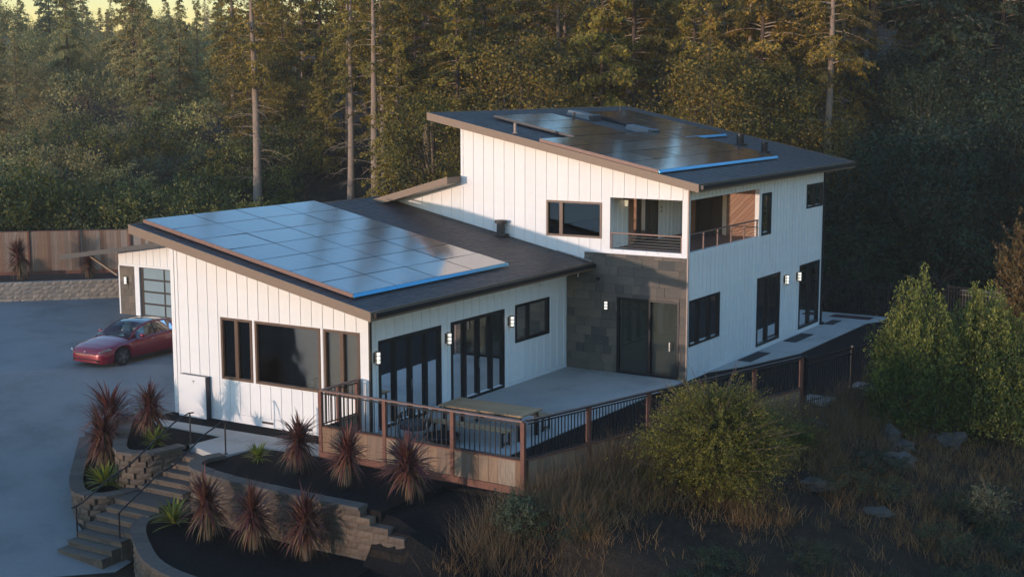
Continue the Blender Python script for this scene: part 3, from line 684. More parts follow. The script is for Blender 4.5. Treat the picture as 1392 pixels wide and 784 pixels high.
for x, y in ((-3.9, 19.3), (-1.25, 19.3)):
    t = thing('roof_vent', 'low metal roof vent box %s beside the rear solar array' % ('near the top edge' if x < -3 else 'at mid slope'), 'roof vent', (x, y, ztall(x)), 'metal vent boxes on tall roof')
    q = MB(); L_, W_ = .55, .35
    q.hexa([(x - L_, y - W_, ztall(x - L_) - .01), (x + L_, y - W_, ztall(x + L_) - .01), (x + L_, y + W_, ztall(x + L_) - .01), (x - L_, y + W_, ztall(x - L_) - .01),
            (x - L_ + .06, y - W_ + .06, ztall(x - L_) + .17), (x + L_ - .06, y - W_ + .06, ztall(x + L_) + .20), (x + L_ - .06, y + W_ - .06, ztall(x + L_) + .20), (x - L_ + .06, y + W_ - .06, ztall(x - L_) + .17)])
    q.build('vent_box', M['vent_metal'], t)
    q = MB(); q.hexa([(x + L_ - .05, y - W_, ztall(x + L_) + .02), (x + L_ + .12, y - W_, ztall(x + L_ + .1)), (x + L_ + .12, y + W_, ztall(x + L_ + .1)), (x + L_ - .05, y + W_, ztall(x + L_) + .02),
                      (x + L_ - .05, y - W_, ztall(x + L_) + .23), (x + L_ + .12, y - W_, ztall(x + L_ + .1) + .2), (x + L_ + .12, y + W_, ztall(x + L_ + .1) + .2), (x + L_ - .05, y + W_, ztall(x + L_) + .23)]); q.build('vent_hood', M['navy'], t)

# ------------------------------------------------------------------ garage
GY = 12.4; GX = -23.45
gar = thing('garage', 'white garage with slate pier, frosted glass door and a tilted flat roof', 'garage', (-18, GY, -.3))
def zg(x): return 3.16 + 0.15 * (x + 20.0)
wall('garage_front_wall', 'Y', GY, GX, -9.0, lambda x: -.35, lambda x: min(zg(x) - .18, 4.2), [(-22.2, -15.5, -.35, 1.90)], None, parent=gar)
fr = gar.children[0]
us = [GX + .42 * k for k in range(0, 20)]
for a_, b_ in zip(us, us[1:]):
    q = MB(); strip(q, 'Y', GY - .012, GY - .001, a_ + .005, b_ - .005, (1.98, 1.98), (zg(a_) - .18, zg(b_) - .18)); q.build('siding_board', M['white'], fr)
    q = MB(); strip(q, 'Y', GY - .03, GY - .0125, b_ - .018, b_ + .018, (1.98, 1.98), (zg(b_) - .18, zg(b_) - .18)); q.build('batten', M['white'], fr)
q = MB(); q.box(GX - .02, -9, GY - .045, GY - .0125, 1.88, 1.978); q.build('lintel_trim', M['white_trim'], gar)
q = MB(); q.box(GX + .05, -22.5, GY - .035, GY - .013, -.33, 1.878); q.build('slate_pier', M['grout'], gar)
zz = -.33; k = 0
while zz < 1.85:
    u = GX + .05 - (.25 if k % 2 else 0)
    while u < -22.5:
        a_, b_ = max(u, GX + .05), min(u + .5, -22.5); u += .5
        if b_ - a_ > .03: q = MB(); q.box(a_ + .003, b_ - .003, GY - .06 + random.uniform(0, .015), GY - .036, zz + .003, min(zz + .3, 1.875) - .003); q.build('slate_tile', M['slate'], gar.children[-1] if False else gar)
    zz += .3; k += 1
q = MB(); q.box(-22.48, -22.2, GY - .06, GY + .02, -.33, 1.878); q.box(GX - .03, GX + .045, GY - .06, GY - .0, -.33, 1.878); q.build('corner_trim', M['white_trim'], gar)
q = MB(); q.box(-22.2, -15.5, GY + .02, GY + .08, -.32, 1.9); gd = q.build('garage_door', M['dark_frame'], gar)
for r_ in range(4):
    for c_ in range(5):
        x0 = -22.02 + c_ * 1.30; z0 = -.25 + r_ * .535
        q = MB(); q.box(x0 + .05, x0 + 1.25, GY + .004, GY + .018, z0 + .04, z0 + .49); q.build('pane', M['frosted'], gd)
wall('garage_side_wall', 'X', GX + .1, GY, GY + 7, lambda y: -.35, lambda y: 2.5, [], None, parent=gar)
q = MB(); X_0, X_1, Ya, Yb = -26.1, -11.5, GY - 1.0, GY + 8
for (xa, xb, ya, yb, za, zb, nm, m_) in ((X_0, X_1, Ya, Yb, .17, 0, 'garage_roof', M['soffit']),):
    q.hexa([(xa, ya, zg(xa) - za), (xb, ya, zg(xb) - za), (xb, yb, zg(xb) - za), (xa, yb, zg(xa) - za), (xa, ya, zg(xa)), (xb, ya, zg(xb)), (xb, yb, zg(xb)), (xa, yb, zg(xa))]); gr = q.build(nm, mat('grey_brown_soffit', (.05, .048, .045), .7), gar)
q = MB(); q.hexa([(X_0 - .03, Ya - .035, zg(X_0) - .18), (X_1, Ya - .035, zg(X_1) - .18), (X_1, Ya - .003, zg(X_1) - .18), (X_0 - .03, Ya - .003, zg(X_0) - .18), (X_0 - .03, Ya - .035, zg(X_0) + .02), (X_1, Ya - .035, zg(X_1) + .02), (X_1, Ya - .003, zg(X_1) + .02), (X_0 - .03, Ya - .003, zg(X_0) + .02)]); q.build('fascia_board', mat('grey_fascia', (.07, .062, .055), .6), gr)
q = MB(); q.bar((-25.2, GY - .1, zg(-25.2) - .2), (GX - .05, GY - .1, 1.45), .09); q.build('brace', M['fascia'], gar)
lantern('wall_lantern', (-22.95, GY - .05, 1.25), F3, 'lit lantern on the slate pier of the garage', glow='lamp', h=.34, r=.06)
# ------------------------------------------------------------------ boundary rail on its knee wall
RNG = random.Random(11)
def vl(a, b, t): return (a[0] + (b[0] - a[0]) * t, a[1] + (b[1] - a[1]) * t)
def rail_run(t, pts, ztop, zk, zb, planks=True, top_mat='brown_rail', bal_step=.15, post_h=None, skip_first=False):
    """posts at pts; top rail, bottom rail, balusters; planked knee wall below"""
    bal = {}
    for i, p in enumerate(pts):
        if skip_first and i == 0: continue
        q = MB(); q.box(p[0] - .055, p[0] + .055, p[1] - .055, p[1] + .055, zb, ztop + .0); q.build('post', M['redwood'], t)
    for a, b in zip(pts, pts[1:]):
        d = Vector((b[0] - a[0], b[1] - a[1], 0)); L_ = d.length; d.normalize(); nrm = Vector((d.y, -d.x, 0))
        A = Vector((a[0], a[1], 0)); B_ = Vector((b[0], b[1], 0)); ang = math.atan2(d.y, d.x)
        q = MB(); q.bar(A + Vector((0, 0, ztop + .022)), B_ + Vector((0, 0, ztop + .022)), .11, .04); q.build('top_rail', M[top_mat], t)
        q = MB(); q.bar(A + d * .056 + Vector((0, 0, ztop - .06)), B_ - d * .056 + Vector((0, 0, ztop - .06)), .035, .03); q.build('upper_bar', M['black'], t)
        q = MB(); q.bar(A + d * .056 + Vector((0, 0, zk + .07)), B_ - d * .056 + Vector((0, 0, zk + .07)), .035, .03); q.build('lower_bar', M['black'], t)
        n = int((L_ - .11) / bal_step)
        h = (ztop - .076) - (zk + .086)
        if h not in bal:
            m_ = MB(); m_.box(-.011, .011, -.011, .011, -h / 2, h / 2); me = bpy.data.meshes.new('baluster'); me.from_pydata(m_.v, [], m_.f); me.materials.append(M['black']); bal[h] = me
        for k in range(1, n):
            p = A + d * (.055 + (L_ - .11) * k / n); inst('baluster', bal[h], t, (p.x, p.y, (ztop - .076 + zk + .086) / 2))
        if planks:
            s_ = .056
            while s_ < L_ - .06:
                wdt = min(RNG.choice((.24, .29, .29, .33)), L_ - .056 - s_); 
                if wdt > .04:
                    e0, e1 = A + d * (s_ + .003), A + d * (s_ + wdt - .003); o_ = nrm * RNG.uniform(.018, .028); i_ = nrm * -.006; zt = zk
                    q = MB(); q.hexa([e0 + o_ + Vector((0, 0, zb + .24)), e1 + o_ + Vector((0, 0, zb + .24)), e1 + i_ + Vector((0, 0, zb + .24)), e0 + i_ + Vector((0, 0, zb + .24)),
                                      e0 + o_ + Vector((0, 0, zt)), e1 + o_ + Vector((0, 0, zt)), e1 + i_ + Vector((0, 0, zt)), e0 + i_ + Vector((0, 0, zt))]); q.build('plank', M['plank'], t)
                s_ += wdt
            q = MB(); q.bar(A + nrm * .0 + Vector((0, 0, zk + .018)), B_ + Vector((0, 0, zk + .018)), .09, .032); q.build('cap_board', M['redwood'], t)
            q = MB(); q.bar(A + nrm * .030 + Vector((0, 0, zb + .11)), B_ + nrm * .030 + Vector((0, 0, zb + .11)), .05, .25); q.build('base_board', M['redwood'], t)
            q = MB(); q.bar(A - nrm * .04 + Vector((0, 0, (zk + zb) / 2)), B_ - nrm * .04 + Vector((0, 0, (zk + zb) / 2)), .05, zk - zb - .02); q.build('inner_panel', M['dark_frame'], t)
PA, PB, PC = (-.35, -1.76), (-.35, -.14), (6.23, -1.93)
t = thing('deck_railing', 'redwood post railing with brown top rail and black balusters on the patio front knee wall', 'railing', (3, -1.85, -.3), 'railings round the patio')
rail_run(t, [PA, (1.86, -1.80), (4.08, -1.87), PC], 1.53, .53, -.38)
t = thing('deck_railing', 'short railing from the gable corner to the front corner post of patio', 'railing', (-.35, -1, -.3), 'railings round the patio')
rail_run(t, [(-.35, -.98), PB], 1.53, .53, -.1); 
q = MB(); q.bar((-.35, -1.69, 1.552), (-.35, -1.0, 1.552), .11, .04); q.build('top_rail', M['brown_rail'], t)
q = MB(); q.bar((-.35, -1.69, .60), (-.35, -1.04, .60), .035, .03); q.build('lower_bar', M['black'], t)
q = MB(); q.box(-.38, -.32, -1.69, -1.04, -.2, .53); q.build('inner_panel', M['dark_frame'], t)
for k in range(1, 5): q = MB(); q.box(-.361, -.339, -1.7 + k * .14 - .011, -1.7 + k * .14 + .011, .6, 1.53); q.build('baluster', M['black'], t)
t = thing('deck_railing', 'black topped railing with redwood posts along the right patio edge above grey planks', 'railing', (8, 4, -.3), 'railings round the patio')
rp = [(6.262, -1.815)] + [(6.23 + .2495 * 2.37 * k, -1.93 + .9684 * 2.37 * k) for k in range(1, 6)]
rail_run(t, rp, 1.53, .53, -.38, top_mat='black', bal_step=.115, skip_first=True)
def metal_fence(t, a, b, z0, z1, step, post_step, mt, sag=0.0, zf=None):
    A = Vector((*a, 0)); B_ = Vector((*b, 0)); L_ = (B_ - A).length; d = (B_ - A).normalized(); zf = zf or (lambda s: 0)
    n = max(1, round(L_ / post_step))
    for k in range(n):
        s0, s1 = L_ * k / n, L_ * (k + 1) / n
        for z in (z1 - .04, z1 - .22, z0 + .12):
            q = MB(); q.bar(A + d * s0 + Vector((0, 0, z + zf(s0))), A + d * s1 + Vector((0, 0, z + zf(s1))), .03, .035); q.build('rail', mt, t)
    for k in range(n + 1):
        p = A + d * (L_ * k / n); zz = zf(L_ * k / n); q = MB(); q.box(p.x - .035, p.x + .035, p.y - .035, p.y + .035, z0 - .35 + zz, z1 + .05 + zz); q.build('post', mt, t)
    m_ = MB(); h = z1 - z0; m_.box(-.009, .009, -.009, .009, -h / 2, h / 2); me = bpy.data.meshes.new('picket'); me.from_pydata(m_.v, [], m_.f); me.materials.append(mt)
    nn = int(L_ / step)
    for k in range(1, nn):
        s_ = L_ * k / nn; p = A + d * s_; inst('picket', me, t, (p.x, p.y, (z0 + z1) / 2 + zf(s_)))
t = thing('metal_fence', 'black picket fence running from the last redwood post behind the green bush', 'fence', (11, 16, 0), 'black picket fences around the plot')
f0 = rp[-1]; f1 = (6.23 + .2495 * 30, -1.93 + .9684 * 30)
metal_fence(t, (f0[0] + .05, f0[1] + .2), f1, .0, 1.5, .11, 2.4, M['black'])
t = thing('metal_fence', 'dark picket fence behind the far house corner below the dark trees', 'fence', (7, 28, 0), 'black picket fences around the plot')
metal_fence(t, (-1.0, 28.0), (f1[0] - .1, 27.8), .0, 1.35, .12, 2.4, M['black'])
rust = mat('rusty_metal', (.16, .075, .04), .7, .3, 8)
t = thing('metal_fence', 'rusty brown picket fence behind the two green bushes at the right edge', 'fence', (18, 27, 0), 'rusty fence')
metal_fence(t, (8.6, 28.6), (26, 28.2), -.1, 1.35, .13, 2.3, rust, zf=lambda s: -.02 * s)

# ------------------------------------------------------------------ stone block walls
BLK = {}
def block_mesh(l, h, d, seed, m):
    key = (round(l, 2), round(h, 3), round(d, 2), seed, m.name)
    if key in BLK: return BLK[key]
    r_ = random.Random(seed * 7 + 1); e = .012; q = []
    # split-face block: pulled-in edges, uneven outer face (outer face towards -y)
    xs = (-l / 2 + .004, -l / 6, l / 6, l / 2 - .004); zs = (-h / 2 + .003, 0, h / 2 - .003)
    v = []; f = []
    for z in zs:
        for x in xs:
            edge = x in (xs[0], xs[-1]) or z in (zs[0], zs[-1])
            v.append((x, -d / 2 + (.018 if edge else -r_.uniform(.0, .02)), z))
    for j in range(2):
        for i in range(3): f.append((j * 4 + i, j * 4 + i + 1, j * 4 + 5 + i, j * 4 + 4 + i))
    n = len(v); v += [(xs[0], d / 2, zs[0]), (xs[3], d / 2, zs[0]), (xs[3], d / 2, zs[2]), (xs[0], d / 2, zs[2])]
    f += [(n + 1, n, n + 3, n + 2), (0, 4, 8, n + 3, n), (3, n + 1, n + 2, 11, 7), (8, 9, 10, 11, n + 2, n + 3), (3, 2, 1, 0, n, n + 1)]
    me = bpy.data.meshes.new('stone_block'); me.from_pydata(v, [], f); me.materials.append(m); BLK[key] = me
    return me
def smooth_path(pts, n=6):
    P = [Vector((*p, 0)) for p in pts]; out = []
    for i in range(len(P) - 1):
        p0 = P[max(0, i - 1)]; p1 = P[i]; p2 = P[i + 1]; p3 = P[min(len(P) - 1, i + 2)]
        for k in range(n):
            t = k / n; out.append(0.5 * ((2 * p1) + (-p0 + p2) * t + (2 * p0 - 5 * p1 + 4 * p2 - p3) * t * t + (-p0 + 3 * p1 - 3 * p2 + p3) * t ** 3))
    out.append(P[-1]); return out
def stone_wall(t, pts, ztop, zbot, bl=.42, bh=.165, d=.28, cap=True, n=6, smooth=True, capd=.34, top_fn=None, bm='stone'):
    """outer face lies to the right of the direction of travel"""
    P = smooth_path(pts, n) if smooth else [Vector((*p, 0)) for p in pts]
    seg = [0]; 
    for a, b in zip(P, P[1:]): seg.append(seg[-1] + (b - a).length)
    L_ = seg[-1]
    def at(s):
        s = max(0, min(L_ - 1e-6, s))
        for i in range(len(seg) - 1):
            if seg[i + 1] >= s:
                k = (s - seg[i]) / max(1e-9, seg[i + 1] - seg[i]); p = P[i].lerp(P[i + 1], k); dd = (P[i + 1] - P[i]).normalized(); return p, dd
    z = ztop - (.09 if cap else 0); row = 0
    # core keeps light out of the joints
    cm = MB()
    for a, b in zip(P, P[1:]):
        dd = (b - a).normalized(); nr = Vector((-dd.y, dd.x, 0))
        s0 = (a - P[0]).length; zt_ = z - .02
        i0 = P.index(a); zta = zt_ + (top_fn(seg[i0]) if top_fn else 0); ztb = zt_ + (top_fn(seg[i0 + 1]) if top_fn else 0); ztm = min(zta, ztb)
        if ztm > zbot + .05: cm.hexa([Vector((*(a + nr * .0).xy, zbot)), Vector((*(b + nr * .0).xy, zbot)), Vector((*(b + nr * d * .45).xy, zbot)), Vector((*(a + nr * d * .45).xy, zbot)),
                 Vector((*(a).xy, ztm)), Vector((*(b).xy, ztm)), Vector((*(b + nr * d * .45).xy, ztm)), Vector((*(a + nr * d * .45).xy, ztm))])
    cm.build('wall_core', M['grout'], t)
    while z - bh > zbot - bh * .8:
        s = -bl * .5 if row % 2 else 0.0
        while s < L_ - .05:
            l = bl * RNG.choice((.75, 1, 1, 1.15)); a_ = max(0, s); b_ = min(L_, s + l); s += l
            if b_ - a_ < .08: continue
            mid = (a_ + b_) / 2
            if top_fn and z > ztop + top_fn(mid) + .01: continue
            p0, _ = at(a_); p1, _ = at(b_); pm = (p0 + p1) / 2; dd = (p1 - p0); ln = dd.length; dd.normalize()
            ll = round(ln * 20) / 20
            me = block_mesh(max(.1, ll), bh, d, RNG.randint(0, 3), M[bm])
            inst('stone_block', me, t, (pm.x, pm.y, z - bh / 2), rot=(0, 0, math.atan2(dd.y, dd.x)), scale=(ln / max(.1, ll), 1, 1))
        z -= bh; row += 1
    if cap:
        s = 0
        while s < L_ - .05:
            l = bl * 1.05; a_, b_ = s, min(L_, s + l); s += l
            if top_fn and abs(top_fn((a_ + b_) / 2)) > .01: continue
            p0, d0 = at(a_ + .001); p1, d1 = at(b_ - .001); n0 = Vector((-d0.y, d0.x, 0)); n1 = Vector((-d1.y, d1.x, 0))
            g = (p1 - p0).normalized() * .004; c0, c1 = -capd * .5 - .02, capd * .5 + .02; zt = ztop + RNG.uniform(-.004, .004)
            q = MB(); q.hexa([Vector((*(p0 + g + n0 * c0).xy, ztop - .088)), Vector((*(p1 - g + n1 * c0).xy, ztop - .088)), Vector((*(p1 - g + n1 * c1).xy, ztop - .088)), Vector((*(p0 + g + n0 * c1).xy, ztop - .088)),
                              Vector((*(p0 + g + n0 * c0).xy, zt)), Vector((*(p1 - g + n1 * c0).xy, zt)), Vector((*(p1 - g + n1 * c1).xy, zt)), Vector((*(p0 + g + n0 * c1).xy, zt))]); q.build('cap_stone', M['cap'], t)
t = thing('retaining_wall', 'curved tan block planter wall left of the stairs, higher one beside the path', 'retaining wall', (-6, -4, -1.3), 'block walls of the front garden')
stone_wall(t, [(-8.35, -1.3), (-7.0, -2.75), (-5.65, -4.15), (-5.05, -4.42), (-4.5, -4.1), (-4.30, -3.1)], -.2, -1.45)
t = thing('retaining_wall', 'lower outer planter wall between the driveway and left garden bed', 'retaining wall', (-8, -4, -2.2), 'block walls of the front garden')
stone_wall(t, [(-10.62, -1.0), (-9.2, -2.4), (-7.93, -3.66), (-6.8, -4.75), (-5.85, -5.45), (-5.15, -5.5), (-4.85, -5.0), (-4.72, -4.3)], -1.18, -2.5)
t = thing('retaining_wall', 'long block retaining wall right of the stairs below the redwood railing', 'retaining wall', (1, -5, -1.5), 'block walls of the front garden')
stone_wall(t, [(-2.6, -3.25), (-2.78, -3.9), (-2.42, -4.5), (-1.2, -4.82), (0.1, -4.95), (2.1, -5.02), (3.95, -5.02), (5.4, -5.0)], -.2, -1.75, top_fn=lambda s: 0 if s < 7.45 else -.165 * math.ceil((s - 7.45) / .38))
t = thing('retaining_wall', 'low block wall curving round the lowest bed at the foot of stairs', 'retaining wall', (-2, -6, -2.2), 'block walls of the front garden')
stone_wall(t, [(-2.95, -4.75), (-3.0, -5.9), (-1.7, -7.15), (0.2, -8.25), (3.0, -8.6)], -1.42, -2.6)
t = thing('retaining_wall', 'long grey block wall at the back of the driveway below the wooden fence', 'retaining wall', (-30, 14, -.3))
t['group'] = 'block walls beside the driveway'
stone_wall(t, [(-46, -1.0), (-38.0, 5.3), (-31.0, 11.75), (-27.3, 15.6), (-22.5, 20.5)], .62, -.45, bl=.44, bh=.2, d=.3, cap=False, n=3, bm='stone_grey')
# ------------------------------------------------------------------ stairs
t = thing('garden_stairs', 'block stairs with pale treads descending from the path between curved planter walls', 'stairs', (-3.7, -5, -2.1))
zz = -.3; y = -3.0; cx = -3.55
steps = [.30] * 5 + [.85] + [.30] * 6
for k, run in enumerate(steps):
    zz -= .155; y1 = y - run; c_ = cx - .035 * (k + 1)
    x0, x1 = c_ - .85, c_ + .80
    q = MB(); q.box(x0, x1, y1, y + .1, zz - .05, zz); st = q.build('tread', M['cap'], t)
    u = x0
    while u < x1 - .05:
        l = min(.42, x1 - u); q = MB(); q.box(u + .004, u + l - .004, y1 + .02 + RNG.uniform(0, .01), y + .05, zz - .9, zz - .054); q.build('stone_block', M['stone'], t); u += l
    y = y1
# handrails
def handrail(label, pts, feet):
    t = thing('handrail', label, 'handrail', feet[0], 'black handrails of the garden stairs')
    q = MB(); q.tube(pts, .022, 8); q.build('rail', M['black'], t)
    for f_, tp in feet[1]:
        q = MB(); q.tube([f_, tp], .022, 8); q.tube([f_, (f_[0], f_[1], f_[2] + .015)], .06, 10); q.build('post', M['black'], t)
a0 = (-4.35, -2.70, -.3); a1 = (-4.85, -6.45, -2.1)
handrail('black handrail on the left side of the garden stairs by the planter', [(-4.35, -2.55, .60), (-4.35, -2.75, .62), (-4.38, -3.3, .45), (-4.50, -4.9, -.42), (-4.58, -5.5, -.62), (-4.80, -6.3, -1.15), (-4.85, -6.6, -1.22)],
         (a0, [(a0, (-4.35, -2.70, .61)), (a1, (-4.85, -6.45, -1.2))]))
b0 = (-2.78, -2.95, -.3); b1 = (-3.35, -6.35, -2.1)
handrail('black handrail on the right side of the garden stairs', [(-2.78, -2.85, .60), (-2.80, -3.05, .62), (-2.86, -3.6, .42), (-2.98, -4.7, -.22), (-3.08, -5.2, -.38), (-3.3, -6.2, -1.05), (-3.35, -6.4, -1.2)],
         (b0, [(b0, (-2.78, -2.95, .61)), (b1, (-3.35, -6.35, -1.17))]))

# ------------------------------------------------------------------ wooden boundary fence at the left
t = thing('wooden_fence', 'tall weathered vertical board fence behind the driveway', 'fence', (-31, 17, .6))
A = Vector((-46.0, 2.9, 0)); B_ = Vector((-20.5, 26.0, 0)); dr = (B_ - A).normalized(); L_ = (B_ - A).length; nr = Vector((dr.y, -dr.x, 0))
s = 0
sm_ = []
for k in range(6):
    q = MB(); w_ = .13 + .012 * k; q.box(-w_ / 2, w_ / 2, -.011, .011, -1.0, 1.0 + .004 * k); me = bpy.data.meshes.new('board'); me.from_pydata(q.v, [], q.f); me.materials.append(M['fence_plank']); sm_.append((w_, me))
cnt = 0
while s < L_:
    w_, me = RNG.choice(sm_); p = A + dr * (s + w_ / 2) + nr * RNG.uniform(.03, .045)
    inst('board', me, t, (p.x, p.y, 1.62), rot=(0, 0, math.atan2(dr.y, dr.x) + RNG.uniform(-.04, .04))); s += w_ + .004; cnt += 1
s = 1.1
while s < L_:
    p = A + dr * s + nr * .075; q = MB(); q.bar((p.x, p.y, .3), (p.x, p.y, 2.66), .11, .09, upv=tuple(dr)); q.build('post', M['redwood'], t); s += 2.42
for k in range(11):
    s0, s1 = L_ * k / 11, L_ * (k + 1) / 11
    q = MB(); q.bar(A + dr * s0 + Vector((0, 0, 2.645)), A + dr * s1 + Vector((0, 0, 2.645)), .13, .035); q.build('cap_rail', M['redwood'], t)
    q = MB(); a_ = nr * .05; q.bar(A + a_ + dr * s0 + Vector((0, 0, .52)), A + a_ + dr * s1 + Vector((0, 0, .52)), .04, .30); q.build('base_board', M['redwood'], t)
    q = MB(); a_ = nr * -.03; q.bar(A + a_ + dr * s0 + Vector((0, 0, 1.5)), A + a_ + dr * s1 + Vector((0, 0, 1.5)), .04, 2.0); q.build('backing', M['dark_frame'], t)
sheet('fence_bed', [(-46, -.7), (-38.0, 5.6), (-31.1, 12.0), (-27.4, 15.8), (-22.6, 20.7), (-20.6, 25.6), (-46, 2.7)], .52, mat('brown_bark_mulch', (.05, .028, .02), .95, .4, 12, bump=1.0, bscale=30), .9)

# ------------------------------------------------------------------ picnic table, bench, chair
t = thing('picnic_table', 'long wooden table with black steel legs on the patio behind the front railing', 'table', (2.9, 1.9, 0))
for k in range(5):
    q = MB(); q.box(1.62, 3.98, 1.35 + k * .222, 1.35 + k * .222 + .216, .71, .75 + .001 * k); q.build('table_board', M['table_wood'], t)
for x0, x1 in ((1.40, 1.61), (3.99, 4.2)):
    q = MB(); q.box(x0, x1, 1.33, 2.47, .712, .757); q.build('end_board', M['table_wood'], t)
for x in (1.55, 4.05):
    for y in (1.45, 2.35): q = MB(); q.box(x - .045, x + .045, y - .045, y + .045, 0, .708); q.build('leg', M['black'], t)
for y in (1.45, 2.35): q = MB(); q.box(1.6, 4.0, y - .02, y + .02, .64, .70); q.build('apron', M['black'], t)
for x in (2.3, 3.0, 3.4): q = MB(); q.box(x - .03, x + .03, 1.5, 2.3, .64, .705); q.build('cross_bar', M['black'], t)
for y, lb in ((.62, 'wooden bench with black frame legs on the near side of table'), (2.78, 'wooden bench with black frame legs on the far side of table')):
    t = thing('bench', lb, 'bench', (2.9, y + .2, 0), 'benches at the patio table')
    for k in range(2): q = MB(); q.box(1.6, 4.15, y + k * .2, y + k * .2 + .19, .42, .46 + k * .001); q.build('seat_board', M['table_wood'], t)
    for x in (1.75, 4.0):
        q = MB(); q.bar((x, y + .02, .4), (x, y + .02, 0), .045); q.bar((x, y + .37, .4), (x, y + .37, 0), .045); q.build('leg_frame', M['black'], t)
        q = MB(); q.bar((x, y + .04, .08), (x, y + .35, .08), .04); q.bar((x, y + .04, .38), (x, y + .35, .38), .04); q.build('stretcher', M['black'], t)
t = thing('patio_chair', 'rounded dark patio lounge chair with pale bent metal arms by the first glass door', 'chair', (1.35, .25, 0))
cx, cy = 1.35, .25
mb = MB()
for k in range(13):
    a_ = math.pi * (-.10 + 1.2 * k / 12); r_ = .42
    mb.tube([(cx + r_ * math.cos(a_), cy + r_ * math.sin(a_), .36), (cx + (r_ + .05) * math.cos(a_), cy + (r_ + .05) * math.sin(a_), .62), (cx + r_ * math.cos(a_), cy + r_ * math.sin(a_), .80 - .1 * abs(math.cos(a_)))], .03, 6)
mb.build('backrest', M['dark_frame'], t, smooth=True)
mb = MB(); mb.tube([(cx, cy, .30), (cx, cy, .36), (cx, cy, .46), (cx, cy, .49)], [.40, .43, .42, .36], 20); mb.build('seat_cushion', mat('charcoal_cushion', (.05, .05, .055), .9, .2, 20), t, smooth=True)
for s_ in (-1, 1):
    mb = MB(); mb.tube([(cx + s_ * .46, cy - .12, .0), (cx + s_ * .50, cy - .14, .45), (cx + s_ * .47, cy - .02, .68), (cx + s_ * .40, cy + .18, .78)], .02, 8); mb.build('arm', M['steel'], t, smooth=True)
    mb = MB(); mb.tube([(cx + s_ * .3, cy + .3, 0), (cx + s_ * .28, cy + .26, .32)], .022, 8); mb.build('leg', M['steel'], t)
t = thing('fire_bowl', 'low round dark fire bowl on the patio beside the lounge chair', 'fire bowl', (2.35, .15, 0))
mb = MB(); mb.tube([(2.35, .15, .0), (2.35, .15, .05), (2.35, .15, .16), (2.35, .15, .26)], [.25, .28, .46, .52], 24); mb.build('bowl', M['black'], t, smooth=True)
mb = MB(); mb.tube([(2.35, .15, .262), (2.35, .15, .275)], [.46, .44], 24); mb.build('fill', M['mulch'], t)

